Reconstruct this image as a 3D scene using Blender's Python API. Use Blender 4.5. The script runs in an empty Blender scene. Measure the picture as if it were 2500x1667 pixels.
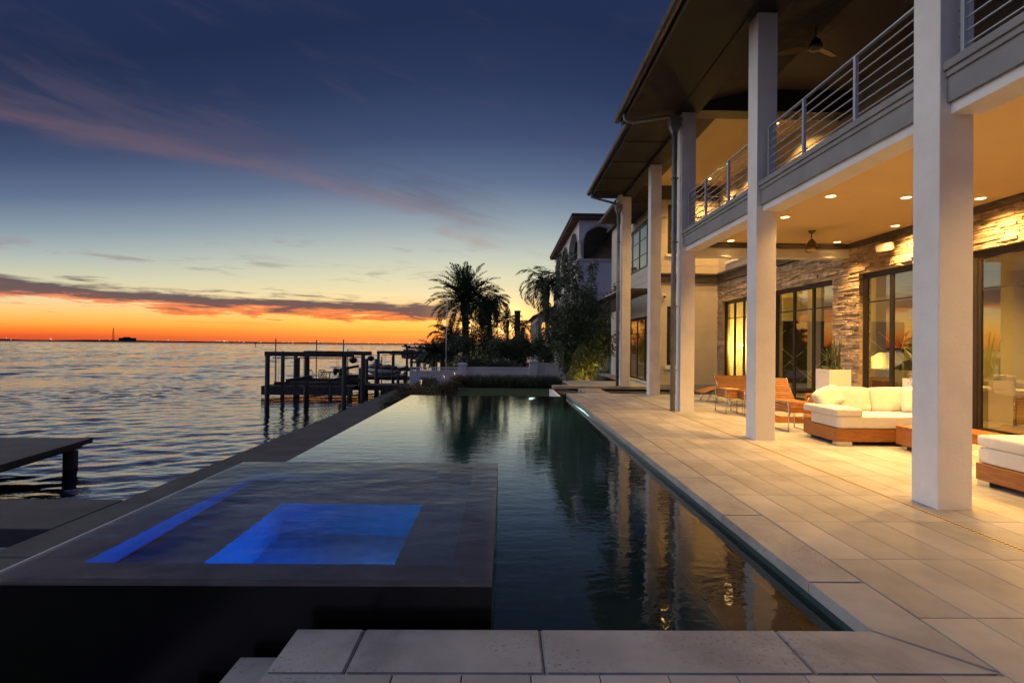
import bpy, bmesh, math, random
from mathutils import Vector, Matrix, Euler
import numpy as np
R = math.radians
SC = bpy.context.scene
COL = SC.collection
random.seed(7)

# ------------------------------------------------------------------ camera
cam_d = bpy.data.cameras.new('camera')
cam = bpy.data.objects.new('camera', cam_d)
COL.objects.link(cam)
SC.camera = cam
cam_d.sensor_width = 36.0
cam_d.lens = 18.63
cam_d.clip_start = 0.05
cam_d.clip_end = 20000
_yaw, _pitch, _roll = R(0.81), R(0.41), R(0.60)
_fwd = Vector((math.sin(_yaw) * math.cos(_pitch), math.cos(_yaw) * math.cos(_pitch), math.sin(_pitch)))
_q = (-_fwd).to_track_quat('Z', 'Y').to_matrix()
cam.matrix_world = Matrix.Translation((0, 0, 1.6)) @ (_q @ Matrix.Rotation(_roll, 3, 'Z')).to_4x4()

# ------------------------------------------------------------------ render / exposure
SC.render.engine = 'CYCLES'
SC.cycles.use_denoising = True
try:
    SC.cycles.denoiser = 'OPENIMAGEDENOISE'
    SC.cycles.denoising_input_passes = 'RGB_ALBEDO_NORMAL'
except Exception:
    pass
SC.cycles.max_bounces = 8
SC.cycles.diffuse_bounces = 4
SC.cycles.glossy_bounces = 5
SC.cycles.transmission_bounces = 6
SC.cycles.transparent_max_bounces = 10
SC.cycles.sample_clamp_indirect = 3.0
SC.cycles.caustics_reflective = False
SC.cycles.caustics_refractive = True
SC.cycles.use_adaptive_sampling = True
SC.cycles.adaptive_threshold = 0.02
SC.view_settings.view_transform = 'Standard'
SC.view_settings.look = 'None'
SC.view_settings.exposure = 0.28
SC.view_settings.gamma = 1.0

# ------------------------------------------------------------------ node helpers
def lin(r, g=None, b=None):
    """sRGB 0..255 -> linear"""
    def f(c):
        c = c / 255.0
        return c / 12.92 if c <= 0.04045 else ((c + 0.055) / 1.055) ** 2.4
    return (f(r), f(g), f(b))

class NT:
    def __init__(s, tree):
        s.t = tree; s.n = tree.nodes; s.l = tree.links
    def new(s, typ, **kw):
        nd = s.n.new(typ)
        for k, v in kw.items():
            setattr(nd, k, v)
        return nd
    def put(s, sock, v):
        if isinstance(v, bpy.types.NodeSocket):
            s.l.new(v, sock)
        elif isinstance(v, (tuple, list)):
            v = tuple(v)
            n = len(sock.default_value)
            if n == 4 and len(v) == 3: v = v + (1.0,)
            sock.default_value = v
        else:
            sock.default_value = v
    def m(s, op, a, b=0.0, c=0.0, clamp=False):
        nd = s.new('ShaderNodeMath', operation=op); nd.use_clamp = clamp
        s.put(nd.inputs[0], a); s.put(nd.inputs[1], b); s.put(nd.inputs[2], c)
        return nd.outputs[0]
    def mix(s, f, a, b, blend='MIX'):
        nd = s.new('ShaderNodeMix', data_type='RGBA', blend_type=blend)
        s.put(nd.inputs[0], f); s.put(nd.inputs[6], a); s.put(nd.inputs[7], b)
        return nd.outputs[2]
    def ramp(s, f, stops, interp='LINEAR'):
        nd = s.new('ShaderNodeValToRGB')
        cr = nd.color_ramp; cr.interpolation = interp
        while len(cr.elements) < len(stops): cr.elements.new(0.5)
        for e, (p, c) in zip(cr.elements, stops):
            e.position = p
            e.color = tuple(c) + (1.0,) if len(c) == 3 else c
        s.put(nd.inputs[0], f)
        return nd.outputs[0]
    def sstep(s, x, a, b):
        nd = s.new('ShaderNodeMapRange', interpolation_type='SMOOTHSTEP')
        s.put(nd.inputs[0], x); s.put(nd.inputs[1], a); s.put(nd.inputs[2], b)
        return nd.outputs[0]
    def noise(s, vec, scale, detail=4.0, rough=0.55, dist=0.0):
        nd = s.new('ShaderNodeTexNoise')
        if vec is not None: s.put(nd.inputs['Vector'], vec)
        s.put(nd.inputs['Scale'], scale); s.put(nd.inputs['Detail'], detail)
        s.put(nd.inputs['Roughness'], rough); s.put(nd.inputs['Distortion'], dist)
        return nd.outputs[0]
    def comb(s, x, y, z=0.0):
        nd = s.new('ShaderNodeCombineXYZ')
        s.put(nd.inputs[0], x); s.put(nd.inputs[1], y); s.put(nd.inputs[2], z)
        return nd.outputs[0]
    def gauss(s, x, c, w):
        d = s.m('DIVIDE', s.m('SUBTRACT', x, c), w)
        return s.m('EXPONENT', s.m('MULTIPLY', s.m('MULTIPLY', d, d), -1.0))
    def add(s, a, b): return s.m('ADD', a, b)
    def mul(s, a, b): return s.m('MULTIPLY', a, b)

# ------------------------------------------------------------------ world: dusk sky
world = bpy.data.worlds.new('World')
SC.world = world
world.use_nodes = True
w = NT(world.node_tree)
w.n.clear()
tc = w.new('ShaderNodeTexCoord')
sep = w.new('ShaderNodeSeparateXYZ'); w.l.new(tc.outputs['Generated'], sep.inputs[0])
dx, dy, dz = sep.outputs
D = 57.29578
el = w.mul(w.m('ARCSINE', w.m('MAXIMUM', w.m('MINIMUM', dz, 0.9999), -0.9999)), D)
az = w.mul(w.m('ARCTAN2', dx, dy), D)
elc = w.m('MAXIMUM', el, 0.0)
SUNAZ, SUNEL = -1.5, 1.6
caz = w.m('COSINE', w.m('DIVIDE', w.m('SUBTRACT', az, SUNAZ), D))
away = w.m('MINIMUM', w.m('SUBTRACT', 1.0, caz), 0.35)        # the sky darkens away from the afterglow
t = w.m('POWER', w.m('DIVIDE', w.m('MINIMUM', w.mul(elc, w.add(1.0, w.mul(away, 2.1))), 90.0), 90.0), 0.5)
def P(deg): return (deg / 90.0) ** 0.5
west = w.ramp(t, [
    (0.0, lin(168, 62, 44)), (P(0.6), lin(220, 82, 40)), (P(1.3), lin(244, 122, 42)), (P(2.2), lin(254, 164, 68)),
    (P(3.4), lin(248, 190, 108)), (P(5.4), lin(226, 206, 158)), (P(7.5), lin(200, 198, 168)), (P(10.0), lin(168, 178, 172)),
    (P(13.0), lin(130, 147, 160)), (P(17.0), lin(88, 106, 136)), (P(21.5), lin(60, 75, 108)), (P(26.5), lin(42, 55, 87)),
    (P(32.0), lin(32, 44, 75)), (P(50.0), lin(35, 48, 82)), (1.0, lin(44, 58, 98))])
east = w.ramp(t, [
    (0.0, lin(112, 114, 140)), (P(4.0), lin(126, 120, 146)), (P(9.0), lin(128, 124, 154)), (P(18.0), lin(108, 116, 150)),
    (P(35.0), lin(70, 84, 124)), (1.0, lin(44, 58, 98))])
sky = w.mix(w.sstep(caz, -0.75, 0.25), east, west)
# glow where the sun has just gone down
daz = w.m('SUBTRACT', az, SUNAZ)
glow1 = w.mul(w.gauss(daz, 0.0, 3.2), w.gauss(el, SUNEL + 0.8, 1.7))
glow2 = w.mul(w.gauss(daz, -4.0, 22.0), w.gauss(el, 1.4, 2.4))
glow3 = w.mul(w.gauss(daz, 0.0, 30.0), w.gauss(el, 7.0, 7.0))
sky = w.mix(w.mul(glow3, 0.10), sky, (1.0, 0.84, 0.52), 'ADD')
sky = w.mix(w.mul(glow2, 0.40), sky, (1.0, 0.52, 0.03), 'ADD')
sky = w.mix(w.mul(glow1, 1.6), sky, (1.0, 0.72, 0.30), 'ADD')
# streaky clouds, in azimuth / elevation
v1 = w.comb(w.mul(az, 0.045), w.mul(el, 0.22))
n1 = w.noise(v1, 1.6, 6.0, 0.6, 0.3)
v2 = w.comb(w.mul(az, 0.10), w.mul(el, 0.75), 3.7)
n2 = w.noise(v2, 1.4, 7.0, 0.62, 0.4)
v3 = w.comb(w.add(w.mul(az, 0.05), w.mul(el, 0.02)), w.add(w.mul(el, 0.26), w.mul(az, 0.05)), 9.1)
n3 = w.noise(v3, 1.5, 6.0, 0.58, 0.9)
# long pink streak
e0 = w.add(12.6, w.add(w.mul(az, -0.2856), w.mul(w.mul(az, az), -0.00394)))
ew = w.add(w.m('SUBTRACT', el, e0), w.mul(w.m('SUBTRACT', n1, 0.5), 4.5))
vis = w.sstep(az, 4.0, -8.0)
hi = w.mul(w.gauss(ew, 1.3, 2.4), w.sstep(n3, 0.34, 0.66))
lo = w.mul(w.gauss(ew, -0.5, 1.0), w.sstep(n1, 0.32, 0.55))
sky = w.mix(w.mul(w.mul(hi, vis), 0.40), sky, lin(84, 78, 96))
sky = w.mix(w.mul(w.mul(lo, vis), 0.32), sky, lin(132, 100, 104))
ew2 = w.add(w.m('SUBTRACT', el, w.m('SUBTRACT', e0, 2.4)), w.mul(w.m('SUBTRACT', n1, 0.5), 2.5))
lo2 = w.mul(w.mul(w.gauss(ew2, 0.0, 0.55), w.sstep(n3, 0.42, 0.62)), w.gauss(az, -6.0, 13.0))
sky = w.mix(w.mul(lo2, 0.30), sky, lin(168, 116, 112))
# faint veil higher up
veil = w.mul(w.sstep(n3, 0.45, 0.75), w.gauss(el, 24.0, 7.0))
sky = w.mix(w.mul(veil, 0.22), sky, lin(84, 72, 100))
# grey wisps low
wisp = w.mul(w.gauss(w.add(el, w.mul(w.m('SUBTRACT', n1, 0.5), 2.0)), 7.2, 0.8), w.sstep(n2, 0.50, 0.64))
sky = w.mix(w.mul(wisp, 0.55), sky, lin(146, 128, 122))
wisp2 = w.mul(w.gauss(el, 9.6, 1.5), w.sstep(n2, 0.56, 0.70))
sky = w.mix(w.mul(wisp2, 0.30), sky, lin(150, 130, 134))
# purple cloud bank with a burning lower edge
n4 = w.noise(w.comb(w.mul(az, 0.16), w.mul(el, 1.9), 5.5), 1.5, 8.0, 0.66, 0.6)
eb = w.add(el, w.add(w.mul(w.m('SUBTRACT', n2, 0.5), 2.6), w.add(w.mul(w.m('SUBTRACT', n1, 0.5), 1.6), w.mul(w.m('SUBTRACT', n4, 0.5), 2.3))))
eb = w.add(eb, w.mul(w.m('MINIMUM', w.add(az, 45.0), 45.0), 0.020))
bank = w.mul(w.sstep(eb, 3.45, 3.95), w.sstep(eb, 5.45, 4.6))
edge = w.mul(w.sstep(eb, 3.05, 3.40), w.sstep(eb, 4.1, 3.55))
fade = w.sstep(az, 3.0, -10.0)
sky = w.mix(w.mul(w.mul(edge, fade), 0.72), sky, lin(232, 84, 44))
sky = w.mix(w.mul(w.mul(bank, fade), 0.93), sky, w.mix(w.sstep(eb, 3.4, 4.6), lin(120, 66, 66), lin(84, 68, 78)))
# thin red bars near the horizon
nb = w.noise(w.comb(w.mul(az, 0.05), w.mul(el, 2.2), 1.2), 1.3, 5.0, 0.6)
bars = w.mul(w.sstep(nb, 0.54, 0.70), w.gauss(el, 1.6, 1.2))
sky = w.mix(w.mul(bars, 0.42), sky, lin(232, 92, 38))
# below the horizon: dim ground colour
sky = w.mix(w.sstep(el, -0.2, -2.0), sky, lin(40, 40, 52))
bg = w.new('ShaderNodeBackground')
w.l.new(sky, bg.inputs[0]); bg.inputs[1].default_value = 0.92
wo = w.new('ShaderNodeOutputWorld')
w.l.new(bg.outputs[0], wo.inputs[0])
world.cycles.sampling_method = 'MANUAL'
world.cycles.sample_map_resolution = 2048

# added soft fill from the left sky, apart from the afterglow; brightens columns and deck
sky_fill_d = bpy.data.lights.new('sun', 'SUN')
sky_fill_d.energy = 0.80; sky_fill_d.angle = R(60.0); sky_fill_d.color = (1.0, 0.97, 0.95)
sun = bpy.data.objects.new('sun', sky_fill_d); COL.objects.link(sun)
_saz, _sel = R(-80.0), R(32.0)
_sd = Vector((math.sin(_saz) * math.cos(_sel), math.cos(_saz) * math.cos(_sel), math.sin(_sel)))
sun.rotation_euler = _sd.to_track_quat('Z', 'Y').to_euler()
sun.location = (-60, 20, 40)

# ------------------------------------------------------------------ materials
MATS = {}
def mat(name, base, rough=0.6, metal=0.0, c2=None, ns=4.0, nd=5.0, lo=0.35, hi=0.65, var=0.0, bump=0.0, bs=20.0, bdist=0.01,
        spec=0.5, emis=None, estr=0.0, stretch=None, coat=0.0, speck=None, obj=False, stain=None):
    mt = bpy.data.materials.new(name); mt.use_nodes = True
    k = NT(mt.node_tree)
    b = k.n['Principled BSDF']
    if obj:
        pos = k.new('ShaderNodeTexCoord').outputs['Object']
    else:
        pos = k.new('ShaderNodeNewGeometry').outputs['Position']
    if stretch:
        mp = k.new('ShaderNodeMapping'); mp.inputs['Scale'].default_value = stretch
        k.l.new(pos, mp.inputs[0]); pos = mp.outputs[0]
    col = base
    if c2 is not None:
        f = k.sstep(k.noise(pos, ns, nd, 0.6), lo, hi)
        col = k.mix(f, base, c2)
    if speck:
        sc_, thr, sco, amt = speck
        f = k.sstep(k.noise(pos, sc_, 2.0, 0.5), thr, thr + 0.06)
        f = k.mul(f, k.sstep(k.noise(pos, 1.1, 3.0, 0.6), 0.42, 0.60))
        col = k.mix(k.mul(f, amt), col, sco)
    if stain:
        sc_, lo_, hi_, amt = stain
        f = k.sstep(k.noise(pos, sc_, 6.0, 0.65, 0.8), lo_, hi_)
        f2 = k.noise(pos, sc_ * 14, 3.0, 0.6)
        f = k.mul(f, k.add(0.5, f2))
        col = k.mix(k.mul(f, amt), col, tuple(q * 0.45 for q in base))
    if var:
        oi = k.new('ShaderNodeObjectInfo')
        vv = k.add(1.0 - var, k.mul(oi.outputs['Random'], 2 * var))
        col = k.mix(1.0, col, k.comb(vv, vv, vv), 'MULTIPLY')
    k.put(b.inputs['Base Color'], col)
    b.inputs['Roughness'].default_value = rough
    b.inputs['Metallic'].default_value = metal
    b.inputs['Specular IOR Level'].default_value = spec
    if coat: b.inputs['Coat Weight'].default_value = coat
    if emis:
        k.put(b.inputs['Emission Color'], emis); b.inputs['Emission Strength'].default_value = estr
    if bump:
        bp = k.new('ShaderNodeBump'); bp.inputs['Strength'].default_value = bump
        bp.inputs['Distance'].default_value = bdist
        k.put(bp.inputs['Height'], k.noise(pos, bs, 5.0, 0.6))
        k.l.new(bp.outputs[0], b.inputs['Normal'])
    MATS[name] = mt
    return mt

mat('stucco', (0.86, 0.845, 0.83), 0.75, c2=(0.74, 0.72, 0.70), ns=1.6, lo=0.35, hi=0.8, bump=0.5, bs=26, bdist=0.008, stain=(0.8, 0.60, 0.80, 0.16))
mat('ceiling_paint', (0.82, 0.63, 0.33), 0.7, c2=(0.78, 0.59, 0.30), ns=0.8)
mat('wall_paint', (0.66, 0.60, 0.52), 0.75, c2=(0.60, 0.55, 0.47), ns=1.6, bump=0.2, bs=50, bdist=0.005)
mat('fascia_grey', (0.27, 0.275, 0.28), 0.6, c2=(0.23, 0.235, 0.245), ns=3.0, bump=0.15, bs=40, bdist=0.004)
mat('trim_brown', (0.060, 0.048, 0.040), 0.55, c2=(0.045, 0.036, 0.03), ns=2.0)
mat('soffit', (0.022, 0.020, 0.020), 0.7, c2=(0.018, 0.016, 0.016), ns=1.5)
mat('gutter_metal', (0.115, 0.105, 0.105), 0.4, metal=0.25, c2=(0.09, 0.082, 0.082), ns=2.5)
mat('pipe_metal', (0.20, 0.215, 0.235), 0.45, metal=0.1, c2=(0.17, 0.18, 0.20), ns=2.5)
mat('upper_tone', (0.22, 0.17, 0.12), 0.7, c2=(0.195, 0.15, 0.105), ns=0.8)  # upper balcony ceiling, a darker tone than the porch ceiling
mat('roof_tile', (0.10, 0.085, 0.075), 0.8, c2=(0.06, 0.05, 0.045), ns=4)
mat('rail_metal', (0.62, 0.64, 0.68), 0.35, metal=0.7)
mat('chrome', (0.75, 0.74, 0.72), 0.18, metal=1.0)
mat('bronze', (0.13, 0.09, 0.055), 0.3, metal=0.8)
mat('drain_brass', (0.62, 0.50, 0.28), 0.5)
mat('frame_black', (0.022, 0.018, 0.016), 0.4)
mat('stone', (0.52, 0.405, 0.28), 0.85, c2=(0.35, 0.27, 0.19), ns=5.0, var=0.42, bump=0.8, bs=18, bdist=0.03)
mat('stone_mortar', (0.20, 0.155, 0.115), 0.9, c2=(0.15, 0.12, 0.09), ns=8)
mat('paver', (0.46, 0.445, 0.42), 0.62, c2=(0.33, 0.318, 0.30), ns=1.5, lo=0.30, hi=0.75, var=0.15, stain=(0.9, 0.50, 0.70, 0.50), bump=0.25, bs=70, bdist=0.003)
mat('coping', (0.42, 0.42, 0.42), 0.66, c2=(0.325, 0.32, 0.32), ns=2.0, var=0.05, bump=0.35, bs=60, bdist=0.004,
    speck=(46.0, 0.60, (0.15, 0.135, 0.12), 0.75), stain=(1.1, 0.50, 0.66, 0.45))
mat('joint', (0.085, 0.072, 0.06), 0.9)
mat('tile_black', (0.006, 0.0055, 0.006), 0.22, c2=(0.009, 0.008, 0.008), ns=6, bump=0.1, bs=30, bdist=0.004)
mat('slate_wet', (0.19, 0.175, 0.18), 0.4, c2=(0.14, 0.125, 0.13), ns=3, bump=0.15, bs=40, bdist=0.003)
mat('spa_plaster', (0.20, 0.22, 0.26), 0.6, c2=(0.16, 0.18, 0.22), ns=9)
mat('spa_floor', (0.24, 0.26, 0.30), 0.6, c2=(0.19, 0.21, 0.25), ns=9)
mat('pool_plaster', (0.013, 0.062, 0.066), 0.6, c2=(0.009, 0.045, 0.050), ns=3)
mat('pool_tile', (0.05, 0.085, 0.09), 0.3, c2=(0.04, 0.07, 0.075), ns=14)
mat('concrete', (0.085, 0.083, 0.088), 0.85, c2=(0.055, 0.054, 0.058), ns=1.4, bump=0.4, bs=25, bdist=0.01)
mat('dock_wood', (0.085, 0.075, 0.068), 0.85, c2=(0.05, 0.045, 0.042), ns=6, stretch=(1, 1, 0.2), bump=0.4, bs=20, bdist=0.01)
mat('dark_metal', (0.05, 0.05, 0.055), 0.5, metal=0.6)
mat('teak', (0.40, 0.165, 0.045), 0.45, c2=(0.27, 0.10, 0.028), ns=7, stretch=(1.0, 6.0, 10.0), var=0.12, bump=0.15, bs=40, bdist=0.002)
mat('teak_long', (0.40, 0.165, 0.045), 0.45, c2=(0.27, 0.10, 0.028), ns=7, stretch=(6.0, 0.8, 10.0), var=0.12, bump=0.15, bs=40, bdist=0.002)
mat('cushion', (0.79, 0.76, 0.70), 0.9, c2=(0.75, 0.72, 0.66), ns=3, bump=0.6, bs=7, bdist=0.02)
mat('planter_white', (0.80, 0.78, 0.74), 0.4)
mat('white_wall', (0.80, 0.80, 0.82), 0.8, c2=(0.73, 0.73, 0.76), ns=1.2, bump=0.25, bs=30, bdist=0.008)
mat('neigh_wall', (0.74, 0.74, 0.76), 0.8, c2=(0.66, 0.66, 0.68), ns=0.8)
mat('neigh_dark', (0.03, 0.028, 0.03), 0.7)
mat('neigh_trim', (0.62, 0.57, 0.52), 0.7, c2=(0.5, 0.46, 0.42), ns=2)
mat('clay_tile', (0.20, 0.10, 0.07), 0.8, c2=(0.13, 0.065, 0.05), ns=3)
mat('iron', (0.03, 0.03, 0.032), 0.5, metal=0.5)
mat('lawn', (0.042, 0.070, 0.018), 0.9, c2=(0.030, 0.052, 0.014), ns=6, bump=0.8, bs=60, bdist=0.03)
mat('soil', (0.05, 0.035, 0.025), 0.95, c2=(0.03, 0.022, 0.016), ns=6, bump=0.6, bs=20, bdist=0.03)
mat('palm_leaf', (0.055, 0.075, 0.032), 0.6, c2=(0.038, 0.052, 0.022), ns=1.5)
mat('leaf_dark', (0.085, 0.125, 0.055), 0.6, c2=(0.058, 0.092, 0.040), ns=1.2)
mat('leaf_mid', (0.085, 0.12, 0.058), 0.55, c2=(0.058, 0.09, 0.042), ns=1.6)
mat('leaf_bamboo', (0.105, 0.15, 0.07), 0.5, c2=(0.07, 0.11, 0.05), ns=1.8)
mat('leaf_silver', (0.11, 0.12, 0.11), 0.6, c2=(0.07, 0.08, 0.07), ns=1.8)
mat('leaf_red', (0.10, 0.050, 0.028), 0.6, c2=(0.055, 0.055, 0.022), ns=2.5)
mat('leaf_snake', (0.060, 0.085, 0.030), 0.45, c2=(0.030, 0.045, 0.018), ns=9)
mat('grass_blade', (0.11, 0.145, 0.085), 0.6, c2=(0.075, 0.105, 0.06), ns=2)
mat('bark', (0.085, 0.065, 0.048), 0.9, c2=(0.05, 0.038, 0.03), ns=6, bump=0.6, bs=14, bdist=0.03)
mat('bamboo_cane', (0.13, 0.12, 0.05), 0.5, c2=(0.09, 0.08, 0.035), ns=5)
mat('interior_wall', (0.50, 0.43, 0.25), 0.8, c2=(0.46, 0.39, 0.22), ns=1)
mat('interior_floor', (0.30, 0.25, 0.19), 0.4)
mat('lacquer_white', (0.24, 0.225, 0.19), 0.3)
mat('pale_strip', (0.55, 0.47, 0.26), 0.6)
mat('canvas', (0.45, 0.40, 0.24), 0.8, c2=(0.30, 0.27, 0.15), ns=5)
mat('art_dark', (0.06, 0.05, 0.03), 0.7)
mat('boat_hull', (0.16, 0.17, 0.20), 0.3, coat=0.3)
mat('black_plastic', (0.02, 0.02, 0.022), 0.4)
mat('shore', (0.018, 0.016, 0.022), 1.0)
mat('rug', (0.05, 0.05, 0.055), 0.95, c2=(0.035, 0.035, 0.04), ns=20)
mat('speaker_white', (0.45, 0.40, 0.33), 0.6)
mat('bulb_warm', (1, 0.9, 0.7), 0.5, emis=(1.0, 0.62, 0.20), estr=9.0)
mat('bulb_lamp', (1, 0.9, 0.6), 0.5, emis=(1.0, 0.72, 0.22), estr=16.0)
mat('bulb_pool', (0.9, 1, 1), 0.5, emis=(0.70, 1.0, 0.92), estr=26.0)
mat('bulb_spa', (0.4, 0.8, 1), 0.5, emis=(0.02, 0.25, 1.0), estr=2.0)
mat('bulb_shore', (1, 0.8, 0.6), 0.5, emis=(1.0, 0.62, 0.42), estr=1.6)
mat('fan_glass', (0.55, 0.42, 0.22), 0.35)

def glass_mat(name, ior, tint, gtint=(1, 1, 1)):
    mt = bpy.data.materials.new(name); mt.use_nodes = True
    k = NT(mt.node_tree); k.n.clear()
    o = k.new('ShaderNodeOutputMaterial')
    fr = k.new('ShaderNodeFresnel')
    bf = k.new('ShaderNodeNewGeometry').outputs['Backfacing']        # a thin pane mirrors the same from both sides
    k.put(fr.inputs[0], k.add(ior, k.mul(bf, 1.0 / ior - ior)))
    tr = k.new('ShaderNodeBsdfTransparent'); k.put(tr.inputs[0], tint)
    gl = k.new('ShaderNodeBsdfGlossy'); k.put(gl.inputs[0], gtint); gl.inputs['Roughness'].default_value = 0.0
    mx = k.new('ShaderNodeMixShader')
    k.l.new(fr.outputs[0], mx.inputs[0]); k.l.new(tr.outputs[0], mx.inputs[1]); k.l.new(gl.outputs[0], mx.inputs[2])
    k.l.new(mx.outputs[0], o.inputs[0])
    MATS[name] = mt
glass_mat('glass', 3.4, (0.80, 0.76, 0.60), (1, 0.98, 0.94))
glass_mat('glass_thin', 1.5, (0.85, 0.88, 0.85))

def water_mat(name, base, bumps, rough=0.02, trans=0.0, ior=1.333):
    mt = bpy.data.materials.new(name); mt.use_nodes = True
    k = NT(mt.node_tree); b = k.n['Principled BSDF']
    k.put(b.inputs['Base Color'], base)
    b.inputs['Roughness'].default_value = rough
    b.inputs['IOR'].default_value = ior
    b.inputs['Transmission Weight'].default_value = trans
    pos = k.new('ShaderNodeNewGeometry').outputs['Position']
    h = None
    for (sx, sy, sc_, amp, det) in bumps:
        mp = k.new('ShaderNodeMapping'); mp.inputs['Scale'].default_value = (sx, sy, 1)
        mp.inputs['Rotation'].default_value = (0, 0, 0.12)
        k.l.new(pos, mp.inputs[0])
        hh = k.mul(k.noise(mp.outputs[0], sc_, det, 0.5), amp)
        h = hh if h is None else k.add(h, hh)
    bp = k.new('ShaderNodeBump'); bp.inputs['Strength'].default_value = 1.0; bp.inputs['Distance'].default_value = 1.0
    k.put(bp.inputs['Height'], h); k.l.new(bp.outputs[0], b.inputs['Normal'])
    MATS[name] = mt
def sea_mat(name, far):
    mt = bpy.data.materials.new(name); mt.use_nodes = True
    k = NT(mt.node_tree); k.n.clear()
    pos = k.new('ShaderNodeNewGeometry').outputs['Position']
    if far:
        mp = k.new('ShaderNodeMapping'); mp.inputs['Scale'].default_value = (0.35, 1.0, 1); k.l.new(pos, mp.inputs[0])
        nz = k.new('ShaderNodeTexNoise'); nz.inputs['Scale'].default_value = 0.6; nz.inputs['Detail'].default_value = 3.0; k.l.new(mp.outputs[0], nz.inputs['Vector'])
        sp = k.new('ShaderNodeSeparateXYZ'); k.l.new(nz.outputs['Color'], sp.inputs[0])
        nx = k.mul(k.m('SUBTRACT', sp.outputs[0], 0.5), 0.5); ny = k.mul(k.m('SUBTRACT', sp.outputs[1], 0.56), 1.0)
        vn = k.new('ShaderNodeVectorMath', operation='NORMALIZE'); k.l.new(k.comb(nx, ny, 1.0), vn.inputs[0])
        nrm = vn.outputs[0]
    else:
        mp = k.new('ShaderNodeMapping'); mp.inputs['Scale'].default_value = (0.6, 1.6, 1); k.l.new(pos, mp.inputs[0])
        bp = k.new('ShaderNodeBump'); bp.inputs['Distance'].default_value = 1.0
        k.put(bp.inputs['Height'], k.mul(k.noise(mp.outputs[0], 5.0, 3.0, 0.5), 0.010)); nrm = bp.outputs[0]
    fr = k.new('ShaderNodeFresnel'); fr.inputs[0].default_value = 1.333; k.l.new(nrm, fr.inputs['Normal'])
    df = k.new('ShaderNodeBsdfDiffuse'); k.put(df.inputs[0], (0.010, 0.014, 0.024))
    gl = k.new('ShaderNodeBsdfGlossy'); gl.inputs['Roughness'].default_value = 0.06 if far else 0.03; k.l.new(nrm, gl.inputs['Normal'])
    mx = k.new('ShaderNodeMixShader'); o = k.new('ShaderNodeOutputMaterial')
    k.l.new(k.m('POWER', fr.outputs[0], 0.42), mx.inputs[0]); k.l.new(df.outputs[0], mx.inputs[1]); k.l.new(gl.outputs[0], mx.inputs[2]); k.l.new(mx.outputs[0], o.inputs[0])
    MATS[name] = mt
sea_mat('sea_near', False); sea_mat('sea_far', True)
def pool_water(name, bumps, fior):
    """clear water: refracts what is below, mirrors what is above"""
    mt = bpy.data.materials.new(name); mt.use_nodes = True
    k = NT(mt.node_tree); k.n.clear()
    pos = k.new('ShaderNodeNewGeometry').outputs['Position']
    h = None
    for (sx, sy, sc_, amp, det) in bumps:
        mp = k.new('ShaderNodeMapping'); mp.inputs['Scale'].default_value = (sx, sy, 1); mp.inputs['Rotation'].default_value = (0, 0, 0.1)
        k.l.new(pos, mp.inputs[0])
        hh = k.mul(k.noise(mp.outputs[0], sc_, det, 0.5), amp); h = hh if h is None else k.add(h, hh)
    bp = k.new('ShaderNodeBump'); bp.inputs['Strength'].default_value = 1.0; bp.inputs['Distance'].default_value = 1.0
    k.put(bp.inputs['Height'], h)
    fr = k.new('ShaderNodeFresnel'); fr.inputs[0].default_value = 1.333; k.l.new(bp.outputs[0], fr.inputs['Normal'])
    ff = k.m('MULTIPLY', fr.outputs[0], fior, clamp=True)
    rf_ = k.new('ShaderNodeBsdfRefraction'); rf_.inputs['IOR'].default_value = 1.333; rf_.inputs['Roughness'].default_value = 0.0; k.l.new(bp.outputs[0], rf_.inputs['Normal'])
    gl = k.new('ShaderNodeBsdfGlossy'); gl.inputs['Roughness'].default_value = 0.015; k.l.new(bp.outputs[0], gl.inputs['Normal'])
    mx = k.new('ShaderNodeMixShader'); o = k.new('ShaderNodeOutputMaterial')
    k.l.new(ff, mx.inputs[0]); k.l.new(rf_.outputs[0], mx.inputs[1]); k.l.new(gl.outputs[0], mx.inputs[2]); k.l.new(mx.outputs[0], o.inputs[0])
    MATS[name] = mt
pool_water('pool_surface', [(0.8, 1.7, 3.0, 0.0028, 2.0), (0.9, 1.5, 10.0, 0.0016, 2.0)], 1.9)
pool_water('spa_surface', [(1.0, 1.4, 1.6, 0.011, 3.0), (1.0, 1.4, 6.0, 0.0026, 3.0)], 1.0)
water_mat('pond_surface', (0.012, 0.012, 0.012), [(1.0, 1.4, 3.0, 0.002, 2.0)], rough=0.02)

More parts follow.
